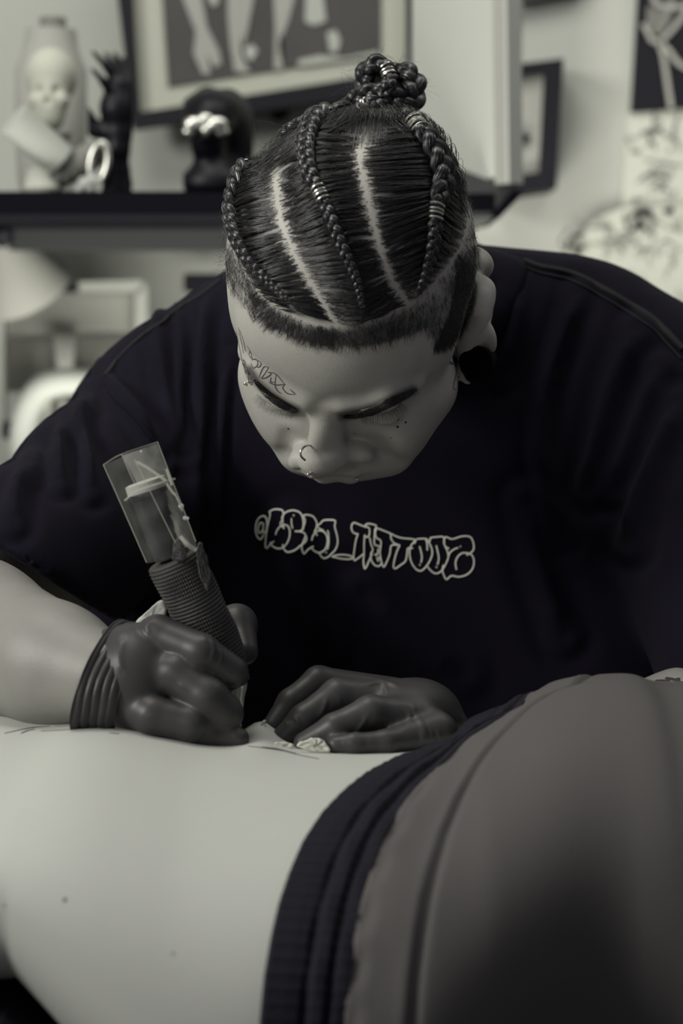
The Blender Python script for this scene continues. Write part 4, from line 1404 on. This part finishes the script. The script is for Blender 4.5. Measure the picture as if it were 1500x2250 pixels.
for _ in range(150):
    t = rng.uniform(-3.3, .2); stray(845 + 60 * math.cos(t) + rng.normal() * 8, 200 + 55 * math.sin(t), 1.69, math.cos(t) + rng.normal() * .5, math.sin(t) + rng.normal() * .5, rng.uniform(14, 60), 2.2)
OUTL = spline([(496, 600), (494, 540), (505, 455), (528, 396), (585, 327), (660, 275), (745, 250)], 40)
for _ in range(230):
    k = rng.integers(0, 38); p = OUTL[k] + rng.normal(size=2) * 3; tg = OUTL[k + 1] - OUTL[k]; nn = np.array([tg[1], -tg[0]]); nn = nn / np.hypot(*nn) * (-1 if False else 1)
    if nn[0] > 0 and nn[1] > 0: nn = -nn
    d_ = PX([S(p[0], p[1], 0, 1.68)[0]])[0, 2]
    u = rng.normal(); v = tg / np.hypot(*tg)
    stray(p[0], p[1], d_, nn[0] * .8 + v[0] * u, nn[1] * .8 + v[1] * u, rng.uniform(10, 34), 3.0)
OUTR = spline([(925, 287), (990, 350), (1024, 424), (1040, 507), (1043, 600)], 40)
for _ in range(130):
    k = rng.integers(0, 38); p = OUTR[k] + rng.normal(size=2) * 2; d_ = PX([S(p[0], p[1], 0, 1.68)[0]])[0, 2]
    stray(p[0], p[1], d_, 1, rng.normal() * .8, rng.uniform(5, 16), 2.0)
for a in ((640, 300, -.6, -1, 110), (600, 330, -1, -.5, 90), (1015, 400, 1, .5, 100), (1000, 380, .6, .8, 90), (690, 270, -.2, -1, 80), (530, 440, -1, -.6, 120)):
    stray(a[0], a[1], 1.68, a[2], a[3], a[4], 2.5)
hairs('stray_hairs', fly, .00007, M['hair'], person, rtip=.6)

# ------------------------------------------------------------------ jewellery and tattoos
surf = lambda px, py, off=0.0: S(px, py, off, 1.6)[0]
mb = MB(); c = surf(669, 992, .001)
q0 = [P(680, 976, PX([surf(682, 978, .001)])[0, 2]), P(668, 980, 1.565), P(660, 992, 1.560), P(663, 1006, 1.562), P(672, 1012, PX([surf(676, 1010, .001)])[0, 2])]
dref = PX([surf(684, 990, .0)])[0, 2]
q0 = [P(683, 978, dref - .001), P(671, 980, dref - .006), P(661, 990, dref - .008), P(661, 1002, dref - .007), P(670, 1011, dref - .003)]
mb.tube(spline(q0, 20), .00075, seg=8); r1 = mb.build('nose_ring', M['silver'], person)
for nm, pts in (('lip_piercing', [(678, 1040)]), ('lip_piercing', [(783, 1051)]), ('brow_piercing', [(541, 842)])):
    mb = MB()
    for x, y in pts: mb.ball(surf(x, y, .0008), .00135, seg=12); mb.ball(surf(x + 5, y - 3, .0004), .0008, seg=10)
    mb.build(nm, M['silver'], person)
mb = MB(); mb.lathe(P(1045, 797, 1.632), P(1056, 792, 1.662), [(0, .0106), (.06, .0116), (.12, .0108), (.9, .0108), (1, .0116)], seg=40)
M['plug'] = mat('plug_black', (.004, .0035, .007), .9, spec=.05)
ep = mb.build('ear_plug', M['plug'], person); ep['label'] = 'large black ear plug'
def c2(pts): return [(480 + x / 2.381, 650 + y / 2.381) for x, y in pts]
T1 = [[(165, 285), (160, 310), (178, 330), (200, 335), (205, 360), (182, 378), (170, 352)], [(190, 330), (222, 350), (214, 372), (196, 372)], [(262, 372), (238, 372), (222, 400), (212, 428)],
      [(262, 374), (240, 410), (225, 432), (250, 428), (274, 410), (262, 400)], [(275, 425), (272, 450), (290, 452)], [(255, 398), (300, 410), (345, 462)], [(300, 412), (296, 470), (312, 500), (330, 512)],
      [(262, 452), (298, 466), (350, 462)], [(348, 462), (336, 482), (360, 510), (400, 517)], [(372, 488), (404, 515)], [(150, 262), (170, 300), (176, 340)]]
surf_ribbon('temple_tattoo', [c2(t) for t in T1], HT, [.0004, .0009, .0010, .0005], M['ink'], person, off=.00006, tall=.00012, dg=1.6, label='dark script tattoo above the brow')
T2 = [[(104, 165), (118, 230), (130, 300)], [(92, 190), (106, 250), (122, 330)], [(112, 180), (132, 240), (140, 290)]]
surf_ribbon('side_tattoo', [c2(t) for t in T2], HT, .0009, M['ink'], person, off=.00006, tall=.00012, dg=1.6)
T3 = [[(1215, 240), (1238, 268), (1228, 330), (1240, 400), (1226, 470), (1236, 492)], [(1262, 312), (1246, 400), (1230, 468)], [(1240, 262), (1252, 330), (1244, 380)], [(1215, 262), (1240, 232)]]
surf_ribbon('cheek_tattoo', [c2(t) for t in T3], HT, .0008, M['ink'], person, off=.00006, tall=.00012, dg=1.6, label='thin lined tattoo in front of the ear')
for x, y, r in ((875, 922, .0010), (891, 928, .0010), (873, 938, .0012), (858, 962, .0006), (633, 942, .0010), (778, 953, .0006)):
    p, n = S(x, y, 0, 1.6); MB().ball(p - n * r * .55, r, seg=10).build('facial_dot', M['inkdark'], person)
# forearm tattoo on the far arm
CTREE = bvh(CV, CQ)
surf_ribbon('forearm_tattoo', [[(1420, 1508), (1445, 1500), (1460, 1512), (1478, 1506), (1500, 1520)], [(1440, 1496), (1462, 1498), (1480, 1520)], [(1462, 1490), (1482, 1494), (1510, 1508)], [(1418, 1516), (1450, 1522), (1480, 1528)], [(1448, 1498), (1442, 1514), (1456, 1526)], [(1470, 1492), (1462, 1508), (1474, 1524)], [(1490, 1490), (1486, 1510), (1496, 1526)]], CTREE, .0028, M['inkdark'], person, off=.0001, tall=.0003, dg=1.6, label='dark patterned tattoo on the forearm')

# ------------------------------------------------------------------ gloves
def PP(l): return [P(*p) for p in l]


def wrinkle(V, Q, lines):
    N = vnormals(V, Q); sp_ = PX(V); fc = ((V - np.array([0, 0, CAMZ])) * N).sum(1) < 0
    for ln, wd, h in lines:
        l2 = spline(ln, 12); d = dist_line(sp_[:, :2], l2)
        e = np.minimum(np.hypot(*(sp_[:, :2] - l2[0]).T), np.hypot(*(sp_[:, :2] - l2[-1]).T))
        V = V + N * (h * np.exp(-(d / wd) ** 2) * np.clip(e / 15, 0.1, 1) * fc)[:, None]
    return V


f = Field(P(120, 1665, 1.47) - np.array([0, .05, 0]), P(575, 1325, 1.50) + np.array([.004, .085, .012]), .00125)
f.cone(P(246, 1490, 1.486), P(290, 1492, 1.480), .0300, .0320, k=.01)
f.ell(P(302, 1500, 1.484), (.027, .028, .034), k=.012)
f.chain(PP([(292, 1450, 1.492), (347, 1396, 1.474), (440, 1434, 1.462), (508, 1476, 1.468)]), [.014, .0125, .0118, .0100], k=.0025)
f.chain(PP([(285, 1475, 1.472), (386, 1482, 1.462), (455, 1532, 1.455), (492, 1566, 1.460)]), [.0150, .0128, .0124, .0120], k=.0025)
f.chain(PP([(272, 1535, 1.470), (335, 1572, 1.454), (420, 1590, 1.452), (478, 1592, 1.462)]), [.0150, .0118, .0108, .0095], k=.0025)
f.chain(PP([(282, 1575, 1.472), (360, 1600, 1.464), (450, 1613, 1.458), (524, 1622, 1.458)]), [.0130, .0105, .0088, .0066], k=.0025)
f.chain(PP([(300, 1460, 1.505), (420, 1412, 1.540), (520, 1372, 1.540), (538, 1432, 1.520)]), [.016, .0135, .0120, .0085], k=.006)
LV, LQ = f.nets(2)
LV = wrinkle(LV, LQ, [([(462, 1400), (470, 1430), (460, 1455)], 4, .0009), ([(480, 1420), (486, 1445), (478, 1462)], 4, .0009), ([(445, 1395), (456, 1415)], 4, .0008),
                      ([(385, 1500), (400, 1508), (412, 1520)], 3, .0006),
                      
                      ([(270, 1400), (262, 1440), (268, 1480)], 9, .0008),
                      ([(470, 1608), (474, 1626)], 3, .0007), ([(458, 1604), (460, 1624)], 3, .0007), ([(505, 1610), (520, 1618), (530, 1614)], 4, .0008), ([(330, 1400), (322, 1375), (340, 1362)], 5, .0008)])
gl_l = mesh_np('glove', LV, LQ, M['glove'], person)
gl_l['label'] = 'black nitrile glove gripping the tattoo machine'
# rolled cuff
C0 = P(230, 1489, 1.486); U0 = P(268, 1382, 1.494) - P(230, 1489, 1.486); N0 = P(190, 1500, 1.450) - P(230, 1489, 1.486)
mb = MB(); V = []; Fs = []; NS, NA = 64, 90
for k in range(NS):
    u = k / (NS - 1); sh_ = -10 + 88 * u
    c = P(230 + sh_, 1489 + sh_ * .12, 1.486)
    for j in range(NA):
        a = 2 * math.pi * j / NA
        fold_ = .0016 * abs(math.sin(3.1416 * (u * 5.2 + .10 * math.sin(2 * a) + .07 * math.sin(5 * a + 1)))) ** .7
        rim = .0016 * math.exp(-(u / .035) ** 2)
        sc_ = 1.05 - .055 * u - .05 * max(0, u - .8) / .2
        d_ = U0 * math.cos(a) + N0 * math.sin(a)
        V.append(c + d_ * sc_ * 1.08 * (1 + .01 * math.sin(3 * a + u * 8)) + d_ / np.linalg.norm(d_) * (fold_ * (1 - .5 * u) + rim))
for k in range(NS - 1):
    for j in range(NA):
        l = (j + 1) % NA; Fs.append((k * NA + j, k * NA + l, (k + 1) * NA + l, (k + 1) * NA + j))
mb.add(V, Fs)
mb.build('rolled_cuff', M['glove'], gl_l)

f = Field(P(560, 1690, 1.47) - np.array([.004, .06, .004]), P(1040, 1470, 1.50) + np.array([.004, .11, .012]), .00125)
f.ell(P(905, 1578, 1.515), (.025, .028, .0215), k=.012)
f.ell(P(880, 1560, 1.505), (.024, .024, .017), k=.010)
f.cone(P(930, 1590, 1.525), P(985, 1668, 1.555), .0255, .024, k=.014)
f.chain(PP([(862, 1534, 1.535), (700, 1498, 1.530), (640, 1545, 1.520), (598, 1598, 1.510)]), [.0135, .0098, .0090, .0068], k=.0035)
f.chain(PP([(888, 1545, 1.510), (742, 1528, 1.500), (668, 1580, 1.492), (624, 1618, 1.490)]), [.0145, .0105, .0092, .0072], k=.0035)
f.chain(PP([(915, 1585, 1.492), (815, 1566, 1.476), (735, 1600, 1.470), (668, 1632, 1.472)]), [.0150, .0106, .0088, .0066], k=.0035)
f.chain(PP([(955, 1612, 1.485), (850, 1630, 1.462), (778, 1635, 1.458), (738, 1637, 1.458)]), [.0145, .0072, .0064, .0056], k=.0035)
f.chain(PP([(900, 1600, 1.54), (760, 1590, 1.55), (670, 1610, 1.535)]), [.014, .011, .008], k=.004)
GV, GQ = f.nets(2)
GV = wrinkle(GV, GQ, [([(820, 1492), (850, 1500), (880, 1510)], 4, .0012), ([(800, 1505), (840, 1502), (850, 1530)], 3.5, .0010), ([(890, 1560), (900, 1575), (896, 1600)], 3.5, .0012),
                      ([(720, 1530), (710, 1560), (695, 1580)], 4, .0009), ([(745, 1530), (748, 1550)], 3, .0007), ([(810, 1570), (790, 1600), (775, 1612)], 4, .0009),
                      ([(790, 1625), (795, 1640)], 3, .0006), ([(812, 1622), (814, 1640)], 3, .0006), ([(755, 1626), (757, 1642)], 3, .0006), ([(640, 1570), (655, 1585), (650, 1600)], 4, .0008), ([(620, 1580), (640, 1600)], 3, .0006),
                      ([(925, 1600), (930, 1640)], 4, .0009), ([(945, 1600), (952, 1640)], 4, .0009), ([(900, 1545), (930, 1600), (940, 1640)], 6, .0010), ([(960, 1600), (970, 1640)], 4, .0008)])
gl_r = mesh_np('glove', GV, GQ, M['glove'], person)
gl_r['label'] = 'black nitrile glove pressing a paper towel on the skin'

# ------------------------------------------------------------------ tattoo machine
TOPP, ENDP = P(380, 1226, 1.486), P(517, 1508, 1.502)
axd = ENDP - TOPP
tm = empty('tattoo_machine', P(524, 1602, 1.507)); tag(tm, 'pen shaped tattoo machine in a clear sleeve with a black bandage grip', 'tattoo machine')
prof = []
NR = 38
for i in range(NR * 6 + 1):
    t = i / (NR * 6)
    r0 = np.interp(t, [0, .03, .35, .6, .8, .93, .985, 1], [.0158, .0166, .0170, .0166, .0146, .0118, .0100, .0080])
    prof.append((t, r0 + .00085 * (abs(math.sin(math.pi * i / 6)) ** .6) - .0005))
mb = MB()
def weave(u, q): return .00034 * math.sin(q * 64 + 9 * u) + .0005 * math.sin(3 * q + 14 * u) * (u < .97)
mb.lathe(TOPP, ENDP, prof, seg=128, ref=(0, 1, 0), fn=weave)
gw = mb.build('grip_wrap', M['wrap'], tm); gw['label'] = 'black cohesive bandage grip'
# loose end of the bandage
mb = MB()
for fl in ([(380, 1230), (380, 1198), (391, 1182), (404, 1200), (410, 1216), (404, 1232)], [(430, 1206), (440, 1192), (450, 1214), (460, 1262), (458, 1300), (446, 1280), (436, 1240)]):
    V = []; n = len(fl); K_ = 8; cm = np.mean(fl, 0); mb = MB(); Fs = []
    for k in range(K_ + 1):
        t = k / K_
        for q_ in spline(fl + [fl[0]], n * 5 + 1)[:-1]:
            x, y = cm + (q_ - cm) * t; V.append(P(x, y, 1.4672 + .00005 * abs(x - 398) - .0006 * math.sin((y - .3 * x) * .8)))
    n5 = n * 5
    for k in range(K_):
        for j in range(n5): Fs.append((k * n5 + j, k * n5 + (j + 1) % n5, (k + 1) * n5 + (j + 1) % n5, (k + 1) * n5 + j))
    o = mesh_np('loose_wrap_end', V, Fs, M['wrap'], tm); s_ = o.modifiers.new('solid', 'SOLIDIFY'); s_.thickness = .001
# machine housing inside the sleeve
A0, A1 = P(323, 1072, 1.480), P(378, 1222, 1.486)
mb = MB(); mb.lathe(A0, A1, [(0, .0085), (.0, .0118), (.03, .0128), (.1, .0128), (.11, .0122), (.8, .0120), (1, .0110)], seg=48)
mb.build('housing', M['bodydark'], tm)
mb = MB(); mb.lathe(P(318, 1056, 1.4795), P(326, 1080, 1.480), [(0, .0105), (.1, .0128), (.9, .0130), (1, .0122)], seg=48)
mb.build('end_cap', M['lgrey'], tm)
# clear sleeve, an open crinkled bag
M['film'] = mat('clear_film', (0.55, 0.56, 0.50), 0.12, spec=0.6, bump=(35, 0.35, 0.003))
M['film'].node_tree.nodes['Principled BSDF'].inputs['Alpha'].default_value = 0.085
V = []; Fs = []; nu, nv = 60, 56
tl, tr_, bl, br = P(227, 1021, 1.476), P(346, 971, 1.476), P(322, 1236, 1.486), P(438, 1206, 1.486)
for i in range(nu):
    t = i / (nu - 1); a = tl * (1 - t) + bl * t; b = tr_ * (1 - t) + br * t; c = (a + b) / 2; hx = (b - a) / 2
    thick = .0145 + .0 * t
    for j in range(nv):
        u = 2 * math.pi * j / nv; cu, su = math.cos(u), math.sin(u)
        e = .62
        x_ = math.copysign(abs(cu) ** e, cu); y_ = math.copysign(abs(su) ** .9, su)
        cr_ = .0011 * math.sin(9 * t + 5 * u) * math.sin(3 * u) + .0007 * math.sin(23 * t + 3 * u + 2)
        V.append(c + hx * x_ * (1 - .02 * math.sin(t * 7)) + np.array([0, 1, 0]) * (thick * y_ + cr_))
for i in range(nu - 1):
    for j in range(nv):
        l = (j + 1) % nv; Fs.append((i * nv + j, i * nv + l, (i + 1) * nv + l, (i + 1) * nv + j))
bag = mesh_np('clear_sleeve', V, Fs, M['film'], tm); bag['label'] = 'crinkled clear plastic sleeve'
M['filmridge'] = mat('film_fold', (0.62, 0.62, 0.55), 0.3, spec=0.6)
M['filmridge'].node_tree.nodes['Principled BSDF'].inputs['Alpha'].default_value = 0.45
M['liner'] = mat('milky_liner', (0.6, 0.6, 0.54), 0.3, spec=0.5, bump=(60, 0.5, 0.002))
M['liner'].node_tree.nodes['Principled BSDF'].inputs['Alpha'].default_value = 0.32
mb = MB(); zl = 1.478
vv_ = []; LA = spline([(268, 1000), (300, 1060), (345, 1130), (388, 1205)], 16); LB = spline([(344, 976), (374, 1050), (404, 1130), (432, 1200)], 16)
for i in range(16):
    for j in range(8):
        t = j / 7; x, y = LA[i] * (1 - t) + LB[i] * t
        vv_.append(P(x, y, zl - .004 * math.sin(t * 3.1) + .0008 * math.sin(i * 1.7 + j * 2.3)))
mb.add(vv_, [(i * 8 + j, i * 8 + j + 1, i * 8 + j + 9, i * 8 + j + 8) for i in range(15) for j in range(7)])
mb.build('inner_liner', M['liner'], tm)['label'] = 'milky folded inner side of the clear sleeve'
mb = MB()
def fold(pts, r): mb.tube(spline([P(x, y, d) for x, y, d in pts], 24), r, seg=6)
zf = 1.4605
fold([(227, 1021, zf + .014), (267, 998, zf), (346, 971, zf + .014)], .00022)
fold([(267, 998, zf), (290, 1050, zf), (302, 1070, zf)], .00028)
fold([(296, 1010, zf), (330, 1080, zf), (385, 1192, zf + .004)], .00028)
fold([(300, 1015, zf), (330, 1032, zf), (364, 1056, zf)], .0009)
fold([(366, 1030, zf), (372, 1048, zf), (378, 1066, zf)], .0009)
fold([(366, 1062, zf), (378, 1080, zf), (386, 1088, zf)], .0008)
fold([(386, 1088, zf), (394, 1105, zf), (400, 1122, zf + .003)], .0006)
fold([(274, 1100, zf + .003), (300, 1080, zf), (356, 1060, zf), (384, 1052, zf + .006)], .0006)
fold([(346, 971, zf + .014), (380, 1060, zf + .012), (430, 1190, zf + .014)], .00028)
fold([(227, 1021, zf + .014), (280, 1140, zf + .014), (322, 1236, zf + .014)], .00028)
fold([(396, 1178, zf + .002), (412, 1196, zf + .002), (430, 1208, zf + .005)], .0014)
mb.build('film_folds', M['filmridge'], tm)['label'] = 'bright folds in the clear sleeve'
for x, y, r in ((398, 1112, .0016), (406, 1138, .0012), (412, 1139, .0010), (310, 992, .0008)):
    MB().ball(P(x, y, zf + .003), r, (1, .5, 1), seg=12).build('water_drop', M['glassy'], tm)
# needle cartridge
M['clearp'] = mat('clear_plastic', (0.8, 0.8, 0.74), 0.12, trans=0.55, ior=1.4)
mb = MB(); mb.lathe(P(516, 1504, 1.502), P(524, 1588, 1.506), [(0, .0078), (.12, .0072), (.35, .0052), (.6, .0040), (.85, .0026), (1, .0012)], seg=32); mb.build('needle_cartridge', M['clearp'], tm)
mb = MB(); mb.lathe(P(518, 1512, 1.502), P(524.5, 1606, 1.507), [(0, .0012), (.7, .0010), (.93, .0006), (1, .0001)], seg=12); mb.build('needle', M['steel'], tm)
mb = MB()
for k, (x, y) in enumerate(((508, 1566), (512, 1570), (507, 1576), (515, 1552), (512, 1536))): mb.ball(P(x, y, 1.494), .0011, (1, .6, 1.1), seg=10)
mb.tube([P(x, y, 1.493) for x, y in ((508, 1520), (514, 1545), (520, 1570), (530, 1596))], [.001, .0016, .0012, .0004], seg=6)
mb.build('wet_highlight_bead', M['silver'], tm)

# ------------------------------------------------------------------ paper towel scraps
def crumple(name, poly, d, th, amp, seed, label, m=None):
    r_ = np.random.default_rng(seed); n = len(poly); c = np.mean(poly, 0)
    mb = MB(); K = 6; V = []; Fs = []
    for k in range(K + 1):
        t = k / K
        for (x, y) in spline(poly + [poly[0]], n * 4 + 1)[:-1]:
            V.append(P(c[0] + (x - c[0]) * t, c[1] + (y - c[1]) * t, d + amp * math.sin(x * .35 + y * .2 + k) * (1 - .3 * t) + r_.normal() * amp * .15))
    n4 = n * 4
    for k in range(K):
        for j in range(n4): Fs.append((k * n4 + j, k * n4 + (j + 1) % n4, (k + 1) * n4 + (j + 1) % n4, (k + 1) * n4 + j))
    o = mesh_np(name, V, Fs, m or M['paper']); s_ = o.modifiers.new('solid', 'SOLIDIFY'); s_.thickness = th
    return tag(o, label, 'paper towel', 'paper towel scraps by the gloves')


crumple('paper_towel', [(652, 1640), (664, 1630), (688, 1622), (706, 1624), (716, 1634), (724, 1650), (690, 1652)], 1.452, .0012, .0009, 1, 'ribbed white paper towel scrap under the fingers of the flat gloved hand')
crumple('paper_towel', [(566, 1604), (576, 1588), (582, 1584), (580, 1604), (588, 1612), (584, 1632), (576, 1622)], 1.488, .001, .0008, 2, 'small upright white paper scrap between the two gloved hands')
crumple('paper_towel', [(603, 1634), (620, 1630), (640, 1634), (644, 1642), (615, 1643)], 1.462, .001, .0006, 3, 'tiny white paper scrap under the index fingertip of the flat hand')
crumple('paper_towel', [(288, 1392), (300, 1364), (318, 1348), (354, 1318), (366, 1345), (350, 1380), (310, 1400)], 1.500, .0014, .0006, 4, 'white paper scrap held behind the hand with the tattoo machine', M['white'])

# outline of the tattoo on the client's skin
for ln in ([(10, 1612), (50, 1603), (80, 1598), (110, 1596)], [(46, 1612), (60, 1606), (75, 1603)], [(90, 1607), (130, 1605), (170, 1602), (190, 1600)], [(182, 1601), (200, 1599), (215, 1601), (232, 1603)], [(120, 1596), (160, 1594), (200, 1597)], [(240, 1611), (262, 1613)],
           [(545, 1640), (580, 1644), (620, 1650), (660, 1660), (700, 1668)], [(575, 1642), (610, 1646), (650, 1656)]):
    surf_ribbon('tattoo_outline', [ln], CT, [.0005, .0014, .0006], M['ink'], client, off=.0001, tall=.0003, dg=1.4, label='fine dark tattoo line on the skin')
for x, y, r in ((142, 1978, .0011), (10, 1990, .0007), (380, 2096, .0007)):
    p, n = cast(CT, x, y, 0, 1.25); MB().ball(p - n * r * .5, r, (1, 1, 1.5), seg=10).build('mole', M['ink'], client)
